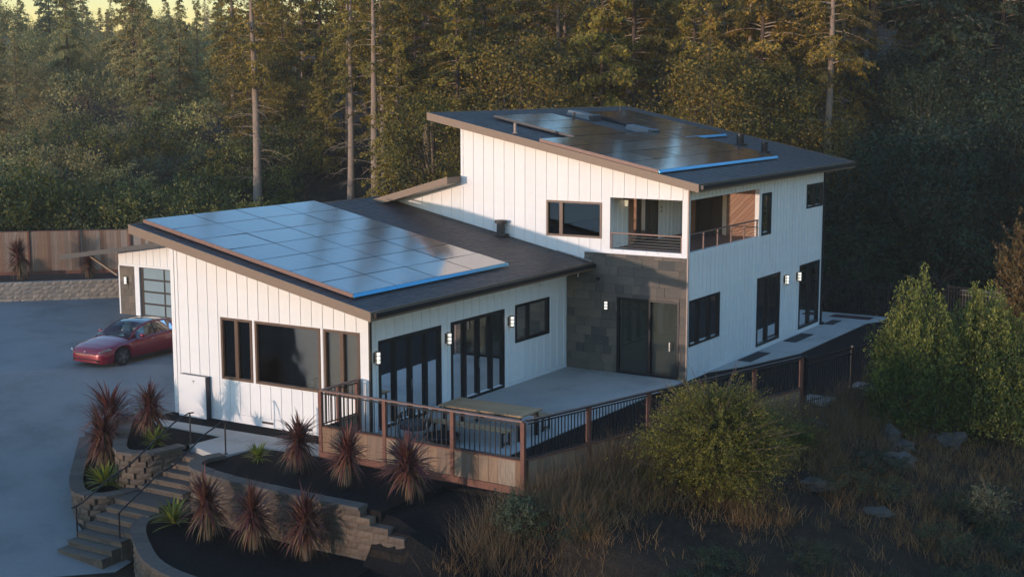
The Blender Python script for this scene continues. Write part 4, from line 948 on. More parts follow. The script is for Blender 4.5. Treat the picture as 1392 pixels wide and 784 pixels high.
# ------------------------------------------------------------------ red car (local: nose to -Y, x across)
def car():
    t = thing('parked_car', 'dark red sedan parked on the driveway in front of the garage', 'car', (0, 0, 0))
    paint, N, L, B = nodes('red_car_paint')
    B.inputs['Base Color'].default_value = (.17, .003, .012, 1); B.inputs['Metallic'].default_value = .25; B.inputs['Roughness'].default_value = .35
    B.inputs['Coat Weight'].default_value = 1; B.inputs['Coat Roughness'].default_value = .04
    f_ = noise(N, L, 300, 2); rr = ramp(N, L, f_, [(0, (.16, .0015, .014)), (1, (.21, .002, .020))]); L.new(rr, B.inputs['Base Color'])
    black = mat('black_plastic', (.012, .012, .014), .45); tyre = mat('tyre_rubber', (.018, .018, .018), .85, .1, 30)
    LEN = 4.98; WF, WR = .92, 3.88; RW = .352
    it = lambda x, xs, ys: float(np.interp(x, xs, ys))
    hw = lambda y: it(y, [0, .04, .12, .3, .6, 1.0, 1.6, 3.0, 3.9, 4.5, 4.8, 4.94, 4.98], [.52, .66, .76, .865, .93, .965, .975, .975, .98, .93, .84, .72, .62])
    zs = lambda y: it(y, [0, .06, .2, .5, 1.0, 1.5, 2.4, 3.4, 4.1, 4.6, 4.98], [.50, .58, .655, .74, .82, .87, .905, .95, .985, .99, .93])
    zc = lambda y: it(y, [0, .06, .2, .5, 1.0, 1.45, 1.55, 4.1, 4.3, 4.7, 4.98], [.55, .64, .715, .80, .905, .965, .96, 1.02, 1.08, 1.10, 1.02])
    def zl(y):
        z = it(y, [0, .1, .5, 1.4, 4.4, 4.98], [.22, .17, .17, .20, .20, .30])
        for c in (WF, WR):
            d = abs(y - c)
            if d < .40: z = max(z, RW + math.sqrt(.40 ** 2 - d * d) - .03)
        return z
    ys = sorted(set([round(x, 3) for x in list(np.linspace(0, .2, 7)) + list(np.linspace(.2, LEN - .2, 88)) + list(np.linspace(LEN - .2, LEN, 7))]))
    mb = MB(); rows = []
    for y in ys:
        w_, s_, c_, l_ = hw(y), zs(y), zc(y), zl(y); tk = it(y, [0, .3, 4.6, LEN], [.9, 1, 1, .92])
        pr = [(w_ * .955, l_), (w_ * .985, l_ + (s_ - l_) * .25), (w_, l_ + (s_ - l_) * .5), (w_ * .985, l_ + (s_ - l_) * .74), (w_ * .955, s_ - .03), (w_ * .91, s_ + .005), (w_ * .76, s_ + (c_ - s_) * .55), (w_ * .45, s_ + (c_ - s_) * .88), (0, c_)]
        full = pr + [(-x, z) for x, z in pr[-2::-1]]
        rows.append([(x, y, z) for x, z in full])
    n = len(rows[0]); base = 0
    for r_ in rows: mb.v += r_
    for i in range(len(rows) - 1):
        for k in range(n - 1):
            mb.f.append((i * n + k, i * n + k + 1, (i + 1) * n + k + 1, (i + 1) * n + k)); mb.m.append(0)
    mb.f.append(tuple(range(n - 1, -1, -1))); mb.m.append(0); mb.f.append(tuple((len(rows) - 1) * n + k for k in range(n))); mb.m.append(0)
    body = mb.build('body', paint, t, smooth=True)
    q = MB(); q.box(-.82, .82, .25, 4.8, .16, .6); q.build('underbody', black, t)
    # greenhouse
    bw = lambda y: hw(y) * .90; bz = lambda y: it(y, [1.4, 1.6, 2.4, 3.4, 4.45], [.93, .92, .93, .975, 1.06])
    rz = lambda y: it(y, [1.35, 1.6, 1.9, 2.2, 2.5, 2.9, 3.4, 3.8, 4.15, 4.5], [.955, 1.10, 1.25, 1.36, 1.415, 1.43, 1.39, 1.31, 1.20, 1.08])
    rw = lambda y: it(y, [1.35, 1.7, 2.1, 2.6, 3.2, 3.8, 4.2, 4.5], [.80, .72, .66, .63, .62, .62, .60, .58])
    def surf(y0, y1, fn, m, name, n_=14, two=True, smooth=True, label=None):
        mb = MB(); pts = [fn(y0 + (y1 - y0) * k / n_) for k in range(n_ + 1)]; w_ = len(pts[0])
        for p in pts: mb.v += p
        for i in range(n_):
            for k in range(w_ - 1): mb.f.append((i * w_ + k, i * w_ + k + 1, (i + 1) * w_ + k + 1, (i + 1) * w_ + k)); mb.m.append(0)
        return mb.build(name, m, t, smooth=smooth, label=label)
    def top(y):   # arched roof section
        w_, z = rw(y), rz(y); return [(x * w_, y, z - .05 * x * x * (1 if y > 1.6 else .5)) for x in (-1, -.7, -.35, 0, .35, .7, 1)]
    surf(1.36, 2.28, top, M['car_glass'], 'windscreen'); surf(2.30, 3.42, top, mat('roof_glass', (.03, .012, .012), .08, coat=1), 'roof')
    surf(3.44, 4.42, top, M['car_glass'], 'rear_window')
    for s_ in (-1, 1):
        def side(y, s_=s_): w_, z = rw(y), rz(y) - .05; b_, zb_ = bw(y), bz(y) - .02; return [(s_ * (b_ + (w_ - b_) * q_ ), y, zb_ + (z - zb_) * q_ ) for q_ in (0, .5, 1)]
        surf(1.72, 2.62, side, M['car_glass'], 'side_window'); surf(2.70, 3.62, side, M['car_glass'], 'side_window')
        surf(2.62, 2.70, side, black, 'pillar', 2)
        surf(3.62, 4.42, side, paint, 'rear_quarter', 6)
        def rail(y, s_=s_): w_, z = rw(y), rz(y) - .05; return [(s_ * (w_ + .035), y, z - .035), (s_ * (w_ + .03), y, z + .012), (s_ * (w_ - .035), y, z + .022)]
        surf(1.36, 4.42, rail, paint, 'roof_rail', 26)
        # mirror
        q = MB(); q.tube([(s_ * .93, 1.80, .98), (s_ * 1.00, 1.80, 1.0), (s_ * 1.10, 1.82, 1.01), (s_ * 1.15, 1.84, 1.0)], [.03, .07, .075, .03], 10); q.build('wing_mirror', paint, t, smooth=True)
        # headlight: dark lens with bright streak
        q = MB(); q.poly([(s_ * .885, .36, .70), (s_ * .80, .17, .665), (s_ * .62, .055, .615), (s_ * .60, .045, .57), (s_ * .80, .11, .60), (s_ * .93, .44, .66)][::s_])
        o_ = Vector((0, -.025, .012)); q.v = [tuple(Vector(v) + o_ + Vector((s_ * .012, 0, 0))) for v in q.v]; hl = q.build('headlight', mat('headlight_lens', (.25, .28, .30), .08, coat=1), t)
        q = MB(); q.bar((s_ * .87, .35, .728), (s_ * .72, .10, .672), .014); q.build('light_strip', M['steel'], hl)
        q = MB(); q.poly([(s_ * .80, 4.90, .86), (s_ * .90, 4.70, .88), (s_ * .93, 4.62, .80), (s_ * .80, 4.93, .78)]); q.build('tail_light', mat('tail_light_lens', (.25, .01, .01), .2, coat=1), t)
        for yc in (WF, WR):
            xo = .80; q = MB(); q.tube([(s_ * .74, yc, RW), (s_ * .76, yc, RW), (s_ * .93, yc, RW), (s_ * .95, yc, RW)], [RW * .9, RW, RW, RW * .93], 28); wh = q.build('wheel', tyre, t, smooth=False)
            q = MB(); q.tube([(s_ * .951, yc, RW), (s_ * .953, yc, RW)], [.255, .25], 24); q.build('rim', mat('black_rim', (.02, .02, .022), .3), wh)
            for k in range(10):
                a_ = 2 * math.pi * k / 10 + (.12 if k % 2 else -.12); q = MB(); q.bar((s_ * .962, yc + .03 * math.cos(a_), RW + .03 * math.sin(a_)), (s_ * .957, yc + .25 * math.cos(a_ + .05), RW + .25 * math.sin(a_ + .05)), .022, .012, upv=(1, 0, 0)); q.build('spoke', mat('spoke_metal', (.22, .22, .23), .35, metal=.7) if k == 0 and 'spoke_metal' not in bpy.data.materials else bpy.data.materials['spoke_metal'], wh)
            q = MB(); q.tube([(s_ * .955, yc, RW), (s_ * .97, yc, RW)], .032, 12); q.build('hub_cap', M['steel'], wh)
        # door seams and handles
        for y_ in (1.62, 2.64, 3.60):
            q = MB()
            for z0, z1 in ((.26, .45), (.45, .65), (.65, .86)):
                def X(z): 
                    l_, s2 = zl(y_), zs(y_); return it((z - l_) / (s2 - l_), [0, .25, .5, .74, .97], [.955, .985, 1, .985, .955]) * hw(y_)
                q.hexa([(s_ * (X(z0) - .01), y_ - .004, z0), (s_ * (X(z0) + .0015), y_ - .004, z0), (s_ * (X(z0) + .0015), y_ + .004, z0), (s_ * (X(z0) - .01), y_ + .004, z0), (s_ * (X(z1) - .01), y_ - .004, z1), (s_ * (X(z1) + .0015), y_ - .004, z1), (s_ * (X(z1) + .0015), y_ + .004, z1), (s_ * (X(z1) - .01), y_ + .004, z1)])
            q.build('door_seam', black, t)
        for y_ in (2.45, 3.42):
            q = MB(); q.bar((s_ * (hw(y_) * .985), y_ - .1, .80), (s_ * (hw(y_) * .985), y_ + .1, .805), .03, .022); q.build('door_handle', M['steel'], t)
        q = MB(); q.bar((s_ * .978, 1.3, .235), (s_ * .985, 3.5, .235), .04, .07); q.build('sill', black, t)
    # front intake, upper slit, emblem
    q = MB(); q.poly([(-.60, .018, .34), (.60, .018, .34), (.66, .03, .24), (-.66, .03, .24)]); q.v = [(x, y - .025 if abs(x) < .62 else y - .02, z) for x, y, z in q.v]; q.build('lower_intake', black, t)
    q = MB(); q.tube([(-.55, -.004, .53), (-.3, -.014, .555), (0, -.018, .56), (.3, -.014, .555), (.55, -.004, .53)], .012, 6); q.build('nose_slit', black, t)
    q = MB(); q.poly([(-.05, -.022, .615), (-.03, -.024, .60), (-.012, -.024, .60), (0, -.024, .54), (.012, -.024, .60), (.03, -.024, .60), (.05, -.022, .615), (0, -.022, .625)]); q.build('emblem', M['steel'], t)
    # seats
    seat = mat('cream_seat_leather', (.45, .42, .36), .6)
    for x in (-.38, .38):
        for y in (2.35, 3.25):
            q = MB(); q.hexa([(x - .24, y - .1, .6), (x + .24, y - .1, .6), (x + .24, y + .1, .6), (x - .24, y + .1, .6), (x - .2, y + .12, 1.15), (x + .2, y + .12, 1.15), (x + .2, y + .26, 1.15), (x - .2, y + .26, 1.15)])
            q.box(x - .12, x + .12, y + .16, y + .26, 1.16, 1.28); q.build('seat', seat, t)
    q = MB(); q.box(-.8, .8, 1.5, 1.9, .7, .9); q.box(-.85, .85, 1.5, 4.2, .5, .62); q.build('dashboard', black, t)
    t.location = (-15.40, 3.25, drive_z(-15.5, 5) - .005); t.rotation_euler = (0, 0, R(2.5))
car()

# ------------------------------------------------------------------ leafy geometry (numpy)
def leaf_mesh(name, cen, dirs, ln, wd, mat_, tone, droop=0.0, nrm=None, rs=None):
    """rhombus leaves: centre, direction, length, width"""
    rs = rs or np.random.RandomState(1); n = len(cen)
    d = dirs / np.maximum(1e-6, np.linalg.norm(dirs, axis=1, keepdims=True))
    r_ = rs.normal(size=(n, 3)) if nrm is None else nrm + rs.normal(size=(n, 3)) * .45; s_ = np.cross(d, r_); s_ /= np.maximum(1e-6, np.linalg.norm(s_, axis=1, keepdims=True))
    l = ln[:, None]; w_ = wd[:, None]
    v = np.stack([cen - d * l * .5, cen + s_ * w_ * .5, cen + d * l * .5, cen - s_ * w_ * .5], 1).reshape(-1, 3)
    v[2::4, 2] -= droop * ln
    return add_faces(name, v, n, mat_, tone)
def add_faces(name, v, n, mat_, tone, per=4):
    me = bpy.data.meshes.new(name); me.vertices.add(len(v)); me.vertices.foreach_set('co', v.astype(np.float32).ravel())
    me.loops.add(n * per); me.loops.foreach_set('vertex_index', np.arange(n * per, dtype=np.int32)); me.polygons.add(n)
    me.polygons.foreach_set('loop_start', np.arange(0, n * per, per, dtype=np.int32))
    try: me.polygons.foreach_set('loop_total', np.full(n, per, dtype=np.int32))
    except Exception: pass
    at = me.attributes.new('tone', 'FLOAT', 'FACE'); at.data.foreach_set('value', tone.astype(np.float32))
    me.materials.append(mat_); me.update(calc_edges=True); return me
# --- strap-leaved plants
M['cordy'] = leaf_mat('maroon_strap_leaf', [(.085, .026, .032), (.14, .046, .042), (.19, .080, .050), (.11, .030, .045)], .12, .5, .2)
M['yucca'] = leaf_mat('yellow_green_strap_leaf', [(.10, .13, .02), (.17, .20, .03), (.24, .24, .05)], .25, .5, .15)
M['dead_strap'] = leaf_mat('dry_tan_strap_leaf', [(.13, .085, .055), (.19, .125, .075)], .1, .8, .1)
def strap_plant(rs, n, length, width, up0, up1, zc, m, spread=.12, stalk=True):
    V = []; k = 6
    for i in range(n):
        a_ = rs.uniform(0, 2 * np.pi); q = i / n; el = up0 + (up1 - up0) * q + rs.normal() * .10; L_ = length * rs.uniform(.75, 1.1); h = zc + rs.uniform(-spread, spread) * (1)
        o = np.array([np.cos(a_), np.sin(a_), 0.0]); s_ = np.array([-np.sin(a_), np.cos(a_), 0]); p = np.array([0, 0, h]) + o * .03; e_ = el
        prev = None; w0 = width * rs.uniform(.8, 1.2)
        for j in range(k + 1):
            t_ = j / k; w_ = w0 * (np.sin(np.pi * min(1, t_ * .9 + .18)) ** .8) * (1 if j < k else .05)
            if prev is not None:
                pp, pw = prev; V += [pp - s_ * pw / 2, pp + s_ * pw / 2, p + s_ * w_ / 2, p - s_ * w_ / 2]
            prev = (p.copy(), w_); p = p + (o * np.cos(e_) + np.array([0, 0, np.sin(e_)])) * L_ / k; e_ -= .05 + .12 * t_ * (1.1 - up0 * 0)
    V = np.array(V); n_ = len(V) // 4; tone = np.repeat(rs.uniform(0, 1, n), k)[:n_]
    return add_faces('leaf_rosette', V, n_, m, tone)
def strap_protos():
    out = []
    for sd in range(3):
        rs = np.random.RandomState(40 + sd); out.append((strap_plant(rs, 260, .78, .042, 1.5, -.80, .84, M['cordy'], .20), strap_plant(rs, 70, .80, .035, -.45, -1.25, .74, M['dead_strap'], .16)))
    return out
SP = strap_protos()
YM = [strap_plant(np.random.RandomState(60 + k), 60, .55, .06, 1.35, .05, .12, M['yucca'], .05) for k in range(2)]
qb = MB(); qb.tube([(0, 0, -.15), (0.01, 0, .4), (0, 0, .82)], [.06, .05, .045], 8)
stem_me = bpy.data.meshes.new('stem'); stem_me.from_pydata(qb.v, [], qb.f); stem_me.materials.append(M['bark'])
def cordyline(x, y, z, s_, label, k, dead=True):
    t = thing('cordyline', label, 'spiky plant', (x, y, z), 'maroon spiky plants in the garden beds')
    inst('stem', stem_me, t, (x, y, z), scale=(s_, s_, s_))
    tl = (math.sin(k * 2.3) * .09, math.cos(k * 1.7) * .09); sv = 1 + .12 * math.sin(k * 4.1)
    inst('leaf_rosette', SP[k % 3][0], t, (x, y, z), rot=(tl[0], tl[1], k * 1.3), scale=(s_ * sv, s_ * sv, s_))
    if dead: o = inst('dry_leaf_skirt', SP[k % 3][1], t, (x, y, z), rot=(0, 0, k), scale=(s_, s_, s_))
cordyline(.05, -3.25, -.33, 1.0, 'maroon spiky plant in the upper bed nearest the path and small yellow plant', 0)
cordyline(1.95, -3.55, -.33, 1.0, 'maroon spiky plant in front of the corner post of redwood railing', 1)
cordyline(4.0, -3.65, -.33, 1.05, 'maroon spiky plant farthest right in front of the redwood railing', 2)
cordyline(-.55, -6.0, -1.5, 1.12, 'maroon spiky plant in the lower bed, nearest the stairs', 3)
cordyline(.95, -5.95, -1.5, 1.1, 'maroon spiky plant in the lower bed, middle one before the block wall', 4)
cordyline(2.55, -5.9, -1.5, 1.1, 'maroon spiky plant in the lower bed, farthest from the stairs', 5)
cordyline(-6.1, -2.55, -.33, 1.05, 'maroon spiky plant in the upper left bed behind a yellow green one', 6)
cordyline(-6.85, -3.55, -1.3, 1.28, 'tall maroon spiky plant in the lower left bed, the nearer of two', 7)
cordyline(-8.35, -1.95, -1.25, 1.35, 'tall maroon spiky plant in the lower left bed, the farther of two', 8)
cordyline(-31.3, 13.4, .5, 1.35, 'large dull maroon spiky plant against the wooden fence', 9); cordyline(-28.9, 15.4, .5, .9, 'small dull maroon spiky plant against the wooden fence', 10); cordyline(-33.3, 11.6, .5, .6, 'tiny yellowish spiky plant at the left end of the fence bed', 11)
def yucca(x, y, z, s_, label, k):
    t = thing('strap_leaf_plant', label, 'plant', (x, y, z), 'yellow green plants in the garden beds'); inst('leaf_rosette', YM[k % 2], t, (x, y, z), rot=(0, 0, k * 2.1), scale=(s_, s_, s_))
yucca(-5.15, -3.25, -.33, 1.0, 'bright yellow green plant in the upper left bed by the stairs', 0)
yucca(-1.55, -3.0, -.33, .95, 'yellow green plant at the path end of the right upper bed', 1)
yucca(-2.0, -5.75, -1.5, 1.35, 'green strap leaved plant in the lowest bed beside the stairs', 2)
yucca(-5.6, -4.75, -1.3, 1.45, 'dark green strap leaved plant in the left lower bed corner', 3)
yucca(-8.35, -.5, -.8, 1.6, 'green arching plant beside the left corner of the gable wall', 4)
for (x, y, s_, lb) in ((-32.8, 12.1, .55, 'large flat grey boulder in the bed below the wooden fence'), ):
    pass
# ------------------------------------------------------------------ trees
FIR = [(.022, .030, .014), (.17, .125, .026), (.40, .27, .042), (.13, .105, .026), (.50, .33, .06)]
OAK = [(.024, .034, .014), (.15, .118, .028), (.36, .25, .045), (.07, .074, .023)]
M['fir_leaf'] = leaf_mat('fir_needle_spray', FIR, .22, .6, .35)
M['oak_leaf'] = leaf_mat('broad_leaf', OAK, .25, .5, .35)
M['shaded_leaf'] = leaf_mat('shade_darkened_leaf', [(.016, .028, .016), (.028, .044, .024), (.045, .058, .026), (.022, .036, .022)], .15, .5, .25)  # leaf tones darkened to put the right slope's shade into the colour
M['bush_leaf'] = leaf_mat('bush_leaf', [(.025, .045, .018), (.060, .080, .026), (.13, .135, .038), (.24, .21, .055)], .25, .5, .25)
M['lit_tip_leaf'] = leaf_mat('upright_bush_leaf', [(.030, .050, .018), (.075, .095, .026), (.20, .195, .045), (.36, .32, .08)], .25, .5, .08)
M['glow_leaf'] = leaf_mat('glow_paled_leaf', [(.14, .13, .06), (.30, .26, .11), (.48, .40, .18), (.22, .19, .08)], .3, .6, .25)  # leaf tones lightened so the left valley's glow sits in the colour
M['sage_leaf'] = leaf_mat('grey_green_leaf', [(.07, .085, .06), (.11, .125, .085), (.09, .10, .06)], .2, .7, .25)
M['lime_leaf'] = leaf_mat('yellow_green_leaf', [(.026, .042, .013), (.075, .082, .018), (.17, .15, .03), (.33, .27, .05)], .3, .5, .12)
M['rust_leaf'] = leaf_mat('rust_leaf', [(.13, .07, .03), (.20, .12, .045), (.10, .085, .03)], .25, .5, .1)
def limb_tubes(mb, segs, n=4):
    for pts, r0, r1 in segs:
        k = len(pts); mb.tube(pts, [r0 + (r1 - r0) * i / (k - 1) for i in range(k)], n, cap=False)
def fir(seed, h, bare, rad, nl, bare_limbs=10, leaf=.30, dens=1.0, m='fir_leaf', bark='bark', droop=.35, narrow=1.0):
    rs = np.random.RandomState(seed); tr = MB(); r0 = (.010 * h + .05) * (1.25 if bark == 'bark_pale' else 1)
    lean = rs.normal(size=2) * .012
    TP = lambda z: np.array([lean[0] * z + .10 * math.sin(z * .21 + seed), lean[1] * z + .08 * math.cos(z * .17 + seed), z])
    pts = [tuple(TP(z)) for z in np.linspace(-.8, h, 15)]
    tr.tube(pts, [max(.02, r0 * (1 - (i / 14) ** 1.2) + (.08 if i == 0 else 0)) for i in range(15)], 9)
    C = []; D = []; T = []; S_ = []; NN = []; segs = []
    for i in range(nl):
        f = (i + rs.uniform()) / nl; z = bare + (h - bare) * f ** .9; a_ = rs.uniform(0, 2 * np.pi)
        prof = (1 - f) ** .75 * (1 if f > .12 else .55 + f * 3.5) * rs.uniform(.55, 1.15)
        L_ = max(.5, rad * prof); rise = rs.uniform(-.15, .30) + .35 * f; o = np.array([np.cos(a_), np.sin(a_), 0]); base = TP(z)
        path = []
        for t in np.linspace(0, 1, 6): path.append(base + o * L_ * t + np.array([0, 0, rise * L_ * t - droop * L_ * t * t]))
        segs.append(([tuple(p) for p in path], max(.02, .028 * L_ * .6), .008))
        tone0 = rs.uniform(.1, .9); nsp = max(3, int(L_ * 4.2 * dens))
        sd = np.array([-o[1], o[0], 0])
        for k in range(nsp):
            t = .22 + .78 * (k + rs.uniform()) / nsp; i0 = min(4, int(t * 5)); p = path[i0] + (path[i0 + 1] - path[i0]) * (t * 5 - i0)
            side = rs.choice((-1, 1)); sl_ = (1.12 - t) * L_ * .45 * rs.uniform(.4, 1) + .15
            dv = o * .5 + sd * side * .85 + np.array([0, 0, -.15 - rs.uniform(0, .5)]); dv /= np.linalg.norm(dv)
            m_ = max(3, int(sl_ / .16)); 
            for q in range(m_):
                c = p + dv * sl_ * (q + .5) / m_ + rs.normal(size=3) * .07
                for _ in range(3):
                    dd = dv * .6 + rs.normal(size=3) * .55 + np.array([0, 0, -.35]); C.append(c + rs.normal(size=3) * .09); D.append(dd); NN.append(o * .8 + dv * .3 + np.array([0, 0, .35])); T.append(np.clip(tone0 + rs.normal() * .15, 0, 1)); S_.append(leaf * rs.uniform(.55, 1.25))
    for i in range(bare_limbs):
        z = bare * rs.uniform(.3, 1.05); a_ = rs.uniform(0, 2 * np.pi); L_ = rad * rs.uniform(.4, .95); o = np.array([np.cos(a_), np.sin(a_), 0]); b = TP(z); up_ = rs.uniform(-.1, .35); dr = rs.uniform(.1, .55)
        pp = [tuple(b + o * L_ * t + np.array([0, 0, up_ * L_ * t - dr * L_ * t * t]) + rs.normal(size=3) * .04) for t in np.linspace(0, 1, 6)]
        segs.append((pp, .035, .008))
        for _ in range(3):
            j = rs.randint(2, 5); e_ = np.array(pp[j]) + (o + rs.normal(size=3) * .6) * L_ * .22; segs.append(([pp[j], tuple(e_)], .014, .006))
    lm = MB(); limb_tubes(lm, segs)
    S_ = np.array(S_); lf = leaf_mesh('crown', np.array(C), np.array(D), S_, S_ * .46, M[m], np.array(T), nrm=np.array(NN), rs=rs)
    def mk(mb, nm, mt):
        me = bpy.data.meshes.new(nm); me.from_pydata(mb.v, [], mb.f); me.materials.append(mt); me.polygons.foreach_set('use_smooth', [True] * len(mb.f)); return me
    return mk(tr, 'trunk', M[bark]), mk(lm, 'limbs', M['deadwood']), lf
def broad(seed, h, rx, trunk_h, ncl, leaf=.20, m='oak_leaf', per=85, base=.25, flat=1.0, clr=.9, bark='bark', upward=0.0, shape=None):
    rs = np.random.RandomState(seed); segs = []; C = []; D = []; T = []; S_ = []; NN = []
    tr = MB(); top = np.array([rs.normal() * .2, rs.normal() * .2, trunk_h]); tr.tube([(0, 0, -.6), (0, 0, 0), tuple(top * .5), tuple(top)], [.035 * h, .028 * h, .022 * h, .016 * h], 8)
    zc = h * (base + 1) / 2; rz = h * (1 - base) / 2
    for i in range(ncl):
        v = rs.normal(size=3); v /= np.linalg.norm(v); rr = rs.uniform(.45, 1.0) ** .5 * rs.uniform(.8, 1.08)
        c = np.array([v[0] * rx * rr, v[1] * rx * rr, zc + v[2] * rz * rr])
        if shape: c = shape(c, h, rx, rs)
        cr = clr * rs.uniform(.5, 1.1) * rx * .24; tone0 = rs.uniform(0, 1)
        mid = (top + c) / 2 + np.array([0, 0, .12 * h * rs.uniform(-.5, 1)]); segs.append(([tuple(top * rs.uniform(.5, 1)), tuple(mid), tuple(c)], .007 * h, .004))
        n = int(per * rs.uniform(.6, 1.3)); g = rs.normal(size=(n, 3)) * cr * np.array([.62, .62, .5 * flat])
        C.append(c + g); dd = g / (np.linalg.norm(g, axis=1, keepdims=True) + 1e-6) * .3 + rs.normal(size=(n, 3)) * .8 + np.array([0, 0, upward]); D.append(dd); NN.append(g / (np.linalg.norm(g, axis=1, keepdims=True) + 1e-6) * .8 + v * .5 + np.array([0, 0, .25]))
        T.append(np.clip(tone0 + rs.normal(size=n) * .2, 0, 1)); S_.append(leaf * rs.uniform(.6, 1.3, n))
    NN = np.concatenate(NN); C = np.concatenate(C); D = np.concatenate(D); T = np.concatenate(T); S_ = np.concatenate(S_)
    lm = MB(); limb_tubes(lm, [q for q in segs[::3]])
    lf = leaf_mesh('crown', C, D, S_, S_ * .55, M[m], T, nrm=NN, rs=rs)
    def mk(mb, nm, mt):
        me = bpy.data.meshes.new(nm); me.from_pydata(mb.v, [], mb.f); me.materials.append(mt); me.polygons.foreach_set('use_smooth', [True] * len(mb.f)); return me
    return mk(tr, 'trunk', M[bark]), mk(lm, 'limbs', M['bark']), lf
FIRS = [fir(1, 24, 5, 5.0, 130, leaf=.36), fir(2, 27, 9, 4.6, 120, leaf=.36), fir(3, 20, 3.0, 4.8, 130, leaf=.34), fir(4, 30, 11, 5.0, 110, bare_limbs=18, bark='bark_pale'), fir(5, 17, 1.2, 3.9, 110)]
TALL = [fir(6, 31, 9.5, 4.2, 90, bare_limbs=22, bark='bark_pale', dens=.8), fir(7, 30, 11.5, 3.6, 80, bare_limbs=16, bark='bark_pale', dens=.8)]
OAKS = [broad(11, 11, 4.8, 2.5, 150, .23, per=105, base=.12), broad(12, 9, 4.6, 2.0, 140, .22, per=105, base=.10), broad(13, 14, 5.0, 4, 170, .24, per=105, base=.15)]
BUSH = [broad(21, 3.2, 2.1, .6, 60, .13, 'bush_leaf', 60, base=.05, upward=.5), broad(22, 2.6, 1.9, .5, 55, .12, 'bush_leaf', 60, base=.0, upward=.5), broad(23, 2.2, 1.6, .4, 50, .11, 'sage_leaf', 60, base=.0, upward=.8), broad(24, 2.8, 1.7, .5, 50, .12, 'lime_leaf', 60, base=.02, upward=1.0)]
def recol(protos, m, nm):
    out = []
    for tr, lm, lf in protos:
        l2 = lf.copy(); l2.materials.clear(); l2.materials.append(M[m]); out.append((tr, lm, l2))
    return out
POAK = recol(OAKS, 'glow_leaf', 'crown'); PFIR = recol([FIRS[0], FIRS[2], FIRS[4]], 'glow_leaf', 'crown'); PBUSH = recol(BUSH[:2], 'glow_leaf', 'crown')
DOAK = recol(OAKS, 'shaded_leaf', 'crown'); DBUSH = recol(BUSH[:3], 'shaded_leaf', 'crown'); DFIR = recol([FIRS[1], FIRS[2], FIRS[4]], 'shaded_leaf', 'crown')
def plant(protos, k, x, y, s_, name, label, cat, group, z=None, rot=None, dz=0, sz=None, limbs=True):
    z = ground_z(x, y) if z is None else z
    t = thing(name, label, cat, (x, y, z + dz), group); pr = protos[k % len(protos)]; rot = RNG.uniform(0, 6.28) if rot is None else rot
    sc = (s_, s_, sz or s_)
    for nm, me in zip(('trunk', 'limbs', 'crown'), pr):
        if nm == 'limbs' and not limbs: continue
        inst(nm, me, t, (x, y, z + dz), rot=(0, 0, rot), scale=sc)
    return t
def PD(px, d):   # bearing as tenths of a degree-ish across the view, distance in metres
    s = (px - 696) / 1908 * d; return 23.858 - .5275 * d + .8497 * s, -30.832 + .8495 * d + .5273 * s
def where(px, d):
    a_ = ('far left above the wooden fence', 'left behind the garage', 'behind the low roof', 'just left of the tall roof', 'behind the tall roof\'s left half', 'behind the tall roof\'s right half', 'right of the tall roof', 'right side of the dark slope', 'far right edge')[max(0, min(8, int(px / 155)))]
    b_ = 'nearest row' if d < 80 else 'second row' if d < 92 else 'third row' if d < 108 else 'back row' if d < 150 else 'distant hillside'
    return a_, b_
# named single trunks
x, y = -31.6, 30.5
plant(TALL, 0, x, y, .60, 'pine_tree', 'tall pine with one straight bare trunk standing alone left of the low roof', 'tree', None, z=2.6, rot=.6)
x, y = PD(512, 80); plant(TALL, 0, x, y, .60, 'pine_tree', 'thickest pale bare trunk of the group behind the low roof', 'tree', None, z=1.9, rot=2.4)
x, y = PD(476, 81); plant(TALL, 1, x, y, .52, 'pine_tree', 'slim reddish bare trunk left of the thick pale trunk', 'tree', None, z=2.8, rot=1.0)
x, y = PD(525, 84); plant(TALL, 1, x, y, .52, 'pine_tree', 'slim trunk half hidden right behind the thick pale trunk', 'tree', None, z=3.4, rot=4.0)
x, y = PD(589, 86); plant(TALL, 1, x, y, .52, 'pine_tree', 'pale bare trunk just left of the tall roof corner', 'tree', None, z=4.0, rot=5.0)
x, y = PD(1018, 80); plant(FIRS, 3, x, y, .66, 'pine_tree', 'sunlit pale trunk with bare limbs above the tall roof\'s right half', 'tree', None, rot=2.0, dz=-4)
x, y = PD(1142, 82); plant(FIRS, 3, x, y, .66, 'pine_tree', 'pale trunk showing through gold foliage right of the tall roof', 'tree', None, rot=3.4, dz=-4)
x, y = PD(1262, 88); plant(FIRS, 3, x, y, 1.0, 'pine_tree', 'dim pale trunk with crooked bare limbs on the dark right slope', 'tree', None, rot=.4, dz=-3)
rf = random.Random(5); NTH26 = ['%s from left' % w_ for w_ in 'first second third fourth fifth sixth seventh eighth ninth tenth eleventh twelfth thirteenth fourteenth fifteenth sixteenth seventeenth eighteenth nineteenth twentieth twenty-first twenty-second twenty-third twenty-fourth twenty-fifth last'.split()]
used = []; ORD = {}
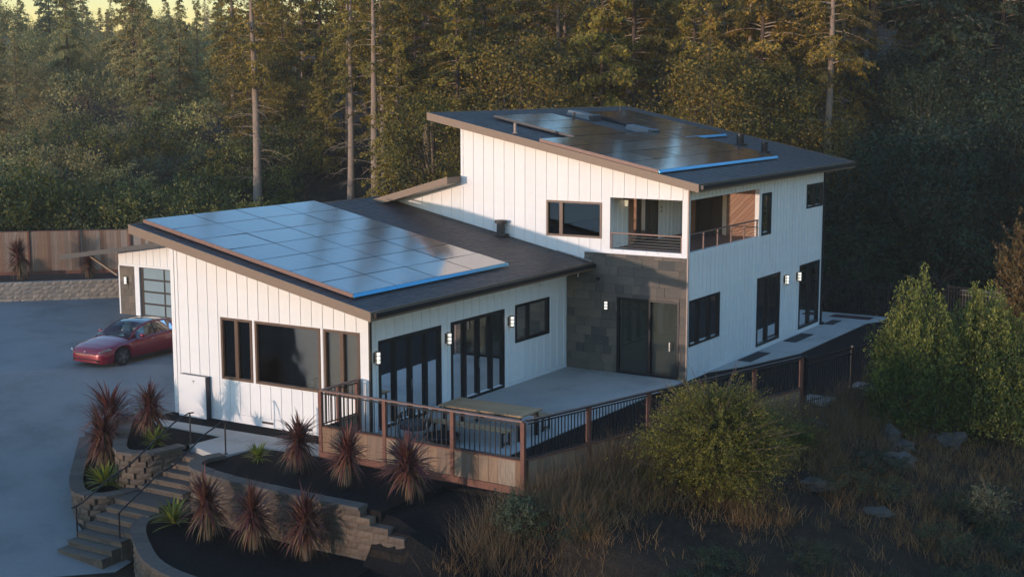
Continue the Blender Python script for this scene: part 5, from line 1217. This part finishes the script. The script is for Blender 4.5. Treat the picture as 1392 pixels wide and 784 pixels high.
def scatter(n, px0, px1, d0, d1, protos, s0, s1, name, adj, cat, mind=2.6, dzf=None, sink=0):
    c = 0; tries = 0
    while c < n and tries < n * 40:
        tries += 1; px = rf.uniform(px0, px1); d = rf.uniform(d0, d1); x, y = PD(px, d)
        if any((x - u) ** 2 + (y - v) ** 2 < mind ** 2 for u, v in used): continue
        used.append((x, y)); a_, b_ = where(px, d); k = rf.randrange(len(protos)); sc = rf.uniform(s0, s1)
        ORD.setdefault('%s %s, %s' % (adj, a_, b_), []).append((px, len(used))); LAST = plant(protos, k, x, y, sc, name, '%s %s, %s' % (adj, a_, b_), cat, '%s, %s, %s' % (name.replace('_', ' ') + 's', a_, b_), dz=-sink, limbs=(d < 130)); ORD['%s %s, %s' % (adj, a_, b_)][-1] = (px, LAST); c += 1
# golden wall behind the house
scatter(14, 540, 770, 76, 88, FIRS, .50, .64, 'fir_tree', 'dense gold-lit fir', 'tree', 3.0)
scatter(20, 770, 1130, 76, 88, FIRS, .56, .74, 'fir_tree', 'dense gold-lit fir', 'tree', 3.0)
scatter(22, 430, 1150, 90, 104, FIRS, .52, .72, 'fir_tree', 'dense gold-lit fir', 'tree', 3.2)
scatter(24, 400, 1400, 108, 135, FIRS, .5, .7, 'fir_tree', 'dense fir', 'tree', 4.0)
scatter(8, 560, 1130, 72, 80, OAKS, .5, .75, 'oak_tree', 'bushy oak with small leaves', 'tree', 2.6)
# pines left of centre, behind the bare trunks
scatter(16, 320, 560, 96, 112, FIRS[:4], .45, .60, 'fir_tree', 'hazy fir', 'tree', 3.2)
scatter(8, 330, 600, 94, 104, OAKS, .4, .6, 'oak_tree', 'low shaded oak', 'tree', 2.8)
# right slope
scatter(6, 1130, 1480, 82, 104, FIRS, .8, 1.0, 'fir_tree', 'dim golden fir', 'tree', 3.4)
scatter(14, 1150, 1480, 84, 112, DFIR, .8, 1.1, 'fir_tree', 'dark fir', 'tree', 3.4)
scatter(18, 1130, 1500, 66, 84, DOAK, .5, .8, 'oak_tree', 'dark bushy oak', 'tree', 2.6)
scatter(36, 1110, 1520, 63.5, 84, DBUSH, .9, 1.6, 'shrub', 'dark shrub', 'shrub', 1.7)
# left valley, further and further away
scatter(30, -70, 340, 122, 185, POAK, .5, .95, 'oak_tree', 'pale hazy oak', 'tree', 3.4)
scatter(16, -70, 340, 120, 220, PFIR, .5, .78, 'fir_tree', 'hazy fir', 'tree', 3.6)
scatter(24, -120, 420, 210, 300, FIRS, .3, .5, 'fir_tree', 'hazy distant fir', 'tree', 5)
scatter(40, -150, 460, 300, 440, FIRS, .3, .55, 'fir_tree', 'faint distant fir', 'tree', 7)
scatter(10, -40, 340, 84, 112, PBUSH, 1.0, 1.8, 'shrub', 'glow-paled shrub', 'shrub', 2.5)
scatter(8, -40, 330, 96, 118, PFIR, .38, .62, 'fir_tree', 'glow-paled fir', 'tree', 3.4)
scatter(24, -40, 400, 76, 96, BUSH, .8, 1.4, 'shrub', 'shaded shrub', 'shrub', 1.9)
# row just behind the fence
for k in range(26):
    px = -30 + k * 15 + rf.uniform(-5, 5); d = rf.uniform(73.0, 76.5); x, y = PD(px, d); kk = (3 if k in (2, 4, 5, 19, 20) else k % 3); s_ = rf.uniform(1.1, 1.5) * (1.15 if k < 7 else .95)
    plant(BUSH, kk, x, y, s_, 'shrub', ('yellow green' if kk == 3 else 'grey green' if kk == 2 else 'green') + ' shrub behind the wooden fence, ' + NTH26[k] + ', ' + ('left end' if k < 6 else 'above the fence' if k < 13 else 'behind the garage roof' if k < 20 else 'behind the low roof'), 'shrub', 'shrubs behind the wooden fence')
NTH = ('leftmost', 'second from left', 'third from left', 'fourth from left', 'fifth from left', 'sixth from left', 'seventh from left', 'eighth from left', 'ninth from left', 'tenth from left', 'eleventh from left', 'twelfth from left', 'thirteenth from left')
for base_, lst in ORD.items():
    if len(lst) > 1:
        for i_, (px_, o_) in enumerate(sorted(lst, key=lambda q: q[0])):
            a_, b_ = base_.split(', '); o_['label'] = '%s, %s, %s' % (a_, b_, NTH[i_] if i_ < len(lst) - 1 and i_ < 13 else NTH26[min(25, len(lst) - 1 - i_)].replace('from left', 'from right'))
# unseen trees: a grove added to block the sun, side firs for reflections
for k in range(14):
    x = -6 + k * 5.2 + rf.uniform(-1.5, 1.5); y = -66 + rf.uniform(-7, 7) - .1 * k
    if x > 4: plant(FIRS, k, x, y, rf.uniform(.85, 1.1), 'fir_tree', 'fir of the added sun-blocking grove behind the viewpoint, ' + NTH26[k], 'tree', 'added sun-blocking firs behind the viewpoint')
for k in range(12):
    a_ = R(-14 + k * 12); x, y = 26 + 42 * math.cos(a_), 20 + 48 * math.sin(a_)
    if (depth_of(x, y) < 60 and abs(side_of(x, y)) < .40 * depth_of(x, y) + 3) : continue
    plant(FIRS, k, x, y, .8, 'fir_tree', 'unseen fir for reflections on the slope beyond the right edge, ' + NTH26[k], 'tree', 'unseen firs for reflections beyond the right edge')

# ------------------------------------------------------------------ near bushes
def spray_bush(seed, h, rx, n, m, leaf, sub=26, droop=.3, base=.0, wf=.4, up=.6):
    """many arching twigs with small leaves along them"""
    rs = np.random.RandomState(seed); C = []; D = []; T = []; S_ = []; segs = []
    for i in range(n):
        v = rs.normal(size=3); v[2] = v[2] * .9 + .25; v /= np.linalg.norm(v); r1 = rs.uniform(.40, 1.0) ** .6 * (1.22 if rs.uniform() < .12 else 1.0) * (.86 + .14 * math.sin(v[0] * 5 + seed) * math.cos(v[1] * 4 + v[2] * 3))
        e_ = np.array([v[0] * rx * r1, v[1] * rx * r1, max(.06 * h, h * .46 + v[2] * h * .52 * r1)]) + rs.normal(size=3) * .12
        s0 = np.array([e_[0] * .45, e_[1] * .45, e_[2] * .75]); L_ = np.linalg.norm(e_ - s0); dv = (e_ - s0) / L_; L2 = min(L_, rx * .65); s1 = e_ - dv * L2
        if i % 6 == 0: segs.append(([(rs.normal() * .1, rs.normal() * .1, 0), tuple(s0), tuple(e_)], .022, .005))
        tone0 = rs.uniform(0, 1); k = int(sub * rs.uniform(.7, 1.3)); t = rs.uniform(0, 1, k)[:, None]
        p = s1 + dv * L2 * t + np.array([0, 0, -1]) * droop * L2 * t * t; p = p + rs.normal(size=(k, 3)) * .05 * (1.5 - t)
        side = rs.normal(size=(k, 3)); d_ = dv * .7 + side * .7 + np.array([0, 0, .15])
        C.append(p); D.append(d_); T.append(np.clip(tone0 * .5 + t[:, 0] * .5 + rs.normal(size=k) * .12, 0, 1)); S_.append(leaf * rs.uniform(.6, 1.4, k))
    lm = MB(); limb_tubes(lm, segs)
    S_ = np.concatenate(S_); CC = np.concatenate(C); lf = leaf_mesh('foliage', CC, np.concatenate(D), S_, S_ * wf, M[m], np.concatenate(T), nrm=(CC - np.array([0, 0, h * .45])) / rx, rs=rs)
    me = bpy.data.meshes.new('branches'); me.from_pydata(lm.v, [], lm.f); me.materials.append(M['bark']); return me, lf
def column_bush(seed, h, rx, ntip, m, leaf):
    """upright shrub: many vertical plumes"""
    rs = np.random.RandomState(seed); C = []; D = []; T = []; S_ = []; segs = []
    for i in range(ntip):
        a_ = rs.uniform(0, 2 * np.pi); r_ = rx * math.sqrt(rs.uniform(0, 1)); fr = r_ / rx
        top = h * (1 - .55 * fr ** 1.6) * rs.uniform(.82, 1.05); x0, y0 = r_ * math.cos(a_), r_ * math.sin(a_); z0 = max(.05, top - rs.uniform(.9, 1.9))
        segs.append(([(x0 * .2, y0 * .2, 0), (x0 * .7, y0 * .7, z0 * .6), (x0, y0, top)], .02, .005)); k = 110; t = rs.uniform(0, 1, k)
        w_ = .20 * (1 - t * .75) + .03; p = np.stack([x0 + rs.normal(size=k) * w_ * .7, y0 + rs.normal(size=k) * w_ * .7, z0 + (top - z0) * t], 1)
        C.append(p); D.append(rs.normal(size=(k, 3)) * .45 + np.array([x0, y0, 0]) / rx * .3 + np.array([0, 0, .9])); tone0 = rs.uniform(0, 1); T.append(np.clip(tone0 * .5 + .5 * t + rs.normal(size=k) * .12, 0, 1)); S_.append(leaf * rs.uniform(.6, 1.3, k))  # tone lightens up each plume, putting sunlit tips into the leaf colour
    # lower skirt
    for i in range(int(ntip * 1.2)):
        a_ = rs.uniform(0, 2 * np.pi); r_ = rx * rs.uniform(.75, 1.0); z = rs.uniform(.05, .55) * h; k = 90; c = np.array([r_ * math.cos(a_), r_ * math.sin(a_), z])
        C.append(c + rs.normal(size=(k, 3)) * np.array([.2, .2, .28])); D.append(rs.normal(size=(k, 3)) * .5 + np.array([c[0], c[1], 0]) / rx * .5 + np.array([0, 0, .8])); T.append(np.clip(rs.uniform(0, .6) + rs.normal(size=k) * .12, 0, 1)); S_.append(leaf * rs.uniform(.6, 1.3, k))
    lm = MB(); limb_tubes(lm, segs); S_ = np.concatenate(S_); CC = np.concatenate(C); lf = leaf_mesh('foliage', CC, np.concatenate(D), S_, S_ * .38, M[m], np.concatenate(T), nrm=CC * np.array([1, 1, 0]) / rx + rs.normal(size=CC.shape) * .3, rs=rs)
    me = bpy.data.meshes.new('branches'); me.from_pydata(lm.v, [], lm.f); me.materials.append(M['bark']); return me, lf
def put(pr, name, label, cat, x, y, rot=0, s_=1.0, group=None, dz=0, names=('branches', 'foliage')):
    z = ground_z(x, y) + dz; t = thing(name, label, cat, (x, y, z), group)
    for nm, me in zip(names, pr): inst(nm, me, t, (x, y, z), rot=(0, 0, rot), scale=(s_, s_, s_))
put(spray_bush(71, 3.5, 2.6, 2600, 'lime_leaf', .062, 36, wf=.32), 'bush', 'large feathery yellow green bush in front of the railing and slate wall corner', 'bush', 9.75, 1.85)
put(column_bush(72, 5.1, 1.3, 130, 'lit_tip_leaf', .11), 'bush', 'tall upright green bush with pointed tips, left of the right-hand pair', 'bush', 12.15, 11.5, dz=-.1)
put(column_bush(73, 4.7, 2.0, 210, 'lit_tip_leaf', .11), 'bush', 'broad upright green bush with many tips, right of the right-hand pair', 'bush', 13.7, 13.4, dz=-.1)
put(spray_bush(74, 6.4, 1.35, 520, 'rust_leaf', .13, 34, base=.1), 'young_tree', 'rust coloured small tree cut by the right edge of the view', 'tree', 13.25, 21.4, dz=0)
put(spray_bush(75, 1.3, .75, 240, 'sage_leaf', .07, 22), 'low_shrub', 'small grey green shrub at the foot of the railing corner post', 'shrub', 6.9, -3.3, group=None)
put(spray_bush(76, 1.2, .9, 200, 'sage_leaf', .07, 22), 'low_shrub', 'dim grey green shrub low on the right slope below the two tall bushes', 'shrub', 15.6, 6.4)
put(spray_bush(77, .9, .7, 160, 'lime_leaf', .06, 22), 'low_shrub', 'small green shrub right of the large feathery bush by the fence foot', 'shrub', 10.3, 6.6)
put(spray_bush(78, 2.2, 1.2, 200, 'bush_leaf', .08, 22), 'low_shrub', 'dark green shrub behind the two tall bushes', 'shrub', 14.6, 17.5)
used = []
for k in range(46):  # shrubs added so their dark leaves stand in for shade on the slope
    y = RNG.uniform(-9.5, 9); x = fence_x(y) + RNG.uniform(1.2, 11)
    if y > -3 and x - fence_x(y) < 3.8: continue
    if (x - 9.75) ** 2 + (y - 1.85) ** 2 < 7 or any((x - u) ** 2 + (y - v) ** 2 < .9 for u, v in used) or y > 7.2 and x < 15: continue
    used.append((x, y)); px_ = 696 + 1908 * side_of(x, y) / depth_of(x, y)
    plant(DBUSH, k, x, y, RNG.uniform(.32, .6), 'shade_shrub', 'added low shrub with shade-dark leaves on the slope, %s, %s' % (NTH26[k % 26], 'nearer the viewer' if k > 25 else 'higher on the slope'), 'shrub', 'added shade-dark shrubs on the near slope', sz=RNG.uniform(.2, .34), dz=-.1, limbs=False)
# ------------------------------------------------------------------ boulders
def boulder(x, y, sx, sy, sz, label, seed, z=None, rot=0.0, group=None):
    import bmesh
    bm = bmesh.new(); bmesh.ops.create_icosphere(bm, subdivisions=3, radius=1); rs = random.Random(seed); o_ = [rs.uniform(0, 9) for _ in range(3)]
    from mathutils import noise as mn
    for v in bm.verts:
        p = v.co.copy(); k = 1 + .45 * mn.noise(p * 1.3 + Vector(o_)) + .25 * mn.noise(p * 3.1 + Vector(o_)) + .1 * mn.noise(p * 7 + Vector(o_)); v.co = Vector((p.x * sx * k, p.y * sy * k, max(-.4, p.z) * sz * k))
    me = bpy.data.meshes.new('boulder'); bm.to_mesh(me); bm.free(); me.materials.append(M['rock']); o = bpy.data.objects.new('boulder', me); link(o, None, (x, y, (ground_z(x, y) if z is None else z) + sz * .15)); o.rotation_euler = (0, 0, rot); tag(o, label, 'rock', group)
boulder(-32.9, 12.35, .75, .4, .3, 'flat pale boulder in the mulch bed below the wooden fence', 1, z=.52, rot=.9)
boulder(12.0, 9.75, .28, .24, .42, 'upright grey boulder leftmost below the tall bushes', 2)
boulder(12.4, 9.5, .36, .3, .18, 'low flat grey boulder between upright and round ones', 3, rot=.5)
boulder(13.25, 11.0, .6, .38, .36, 'largest pale boulder at the foot of the right bush', 4, rot=.6)
boulder(12.6, 8.3, .48, .36, .28, 'round pale boulder nearest the viewer below the tall bushes', 5, rot=.4)
boulder(11.85, 7.6, .24, .2, .2, 'small boulder in dry grass right of the feathery bush', 6)
boulder(9.95, 8.55, .4, .3, .25, 'tan boulder beside the black fence foot', 7)
boulder(11.5, 4.6, .5, .4, .18, 'dim grey boulder low on the slope beside the feathery bush', 8)
boulder(13.2, 4.4, .4, .3, .12, 'half buried boulder in the shaded lower slope', 9)
# ------------------------------------------------------------------ dry grass
M['straw'] = leaf_mat('dry_straw_blade', [(.14, .070, .035), (.24, .13, .065), (.32, .19, .10), (.12, .06, .03)], .3, .8, .0)
M['weed'] = leaf_mat('dry_weed_stalk', [(.16, .10, .06), (.12, .08, .05), (.20, .13, .08)], .2, .8, .0)
def grass(name, n, region, hmin, hmax, wd, m, seed, label):
    rs = np.random.RandomState(seed); V = []; T = []; k = 0
    while k < n:
        cx, cy = region(rs)
        if cx is None: continue
        tn = rs.uniform(0, 1); hh = rs.uniform(.5, 1)
        for _ in range(rs.randint(8, 22)):
            x, y = cx + rs.normal() * .14, cy + rs.normal() * .14; z = ground_z(x, y) - .03; h = rs.uniform(hmin, hmax) * hh; a_ = rs.uniform(0, 6.28); l_ = rs.normal() * .42 * h, rs.normal() * .42 * h
            dx, dy = math.cos(a_) * wd, math.sin(a_) * wd
            V += [(x - dx, y - dy, z), (x + dx, y + dy, z), (x + l_[0] + dx * .3, y + l_[1] + dy * .3, z + h), (x + l_[0] - dx * .3, y + l_[1] - dy * .3, z + h)]; T.append(min(1, max(0, tn + rs.normal() * .2))); k += 1
    me = add_faces(name, np.array(V), len(V) // 4, m, np.array(T)); o = bpy.data.objects.new(name, me); link(o); tag(o, label, name.replace('_', ' '), kind='stuff')
def rg1(rs):
    y = rs.uniform(-8, 22); x = fence_x(y) + .45 + rs.uniform(0, 1) ** 1.2 * 11
    if x - fence_x(y) > 3.5 + 1.2 * math.sin(y) and rs.uniform() < (.93 if y < 3 else .55): return None, None
    if y < -3.0 and rs.uniform() < .8: return None, None
    if math.sin(x * 1.1 + y * .5) * math.sin(y * .8 - x * .4) < -.35 and rs.uniform() < .75: return None, None
    return x, y
grass('dry_grass', 60000, rg1, .12, .55, .007, M['straw'], 1, 'dry brown grass covering the slope right of the fence')
def rg2(rs):
    if rs.uniform() < .5: y = rs.uniform(-4.5, 2.0); x = fence_x(y) + .25 + abs(rs.normal()) * .8
    else: y = rs.uniform(5, 14); x = fence_x(y) + .25 + abs(rs.normal()) * 1.3
    return x, y
grass('dry_weeds', 9000, rg2, .5, 1.35, .005, M['weed'], 2, 'tall dry weed stalks along the foot of the fence')
def rg3(rs): 
    px, d = rs.uniform(-30, 700), rs.uniform(70, 110); return PD(px, d)
grass('hill_grass', 14000, rg3, .2, .5, .012, M['straw'], 3, 'dry grass patches on the hill below the bare trunks')
# ------------------------------------------------------------------ air
if HAZE:
    mb = MB(); mb.box(TX0 - 2, TX1 + 2, TY0 - 2, TY1 + 2, -10.5, 74)
    hm = bpy.data.materials.new('haze_air'); hm.use_nodes = True; n_ = hm.node_tree.nodes; n_.remove(n_['Principled BSDF'])
    pv = n_.new('ShaderNodeVolumePrincipled'); pv.inputs['Color'].default_value = (.95, .90, .82, 1); pv.inputs['Density'].default_value = HAZE; pv.inputs['Anisotropy'].default_value = 0.0
    hm.node_tree.links.new(pv.outputs[0], n_['Material Output'].inputs['Volume'])
    o = mb.build('haze', hm, None); tag(o, kind='stuff')
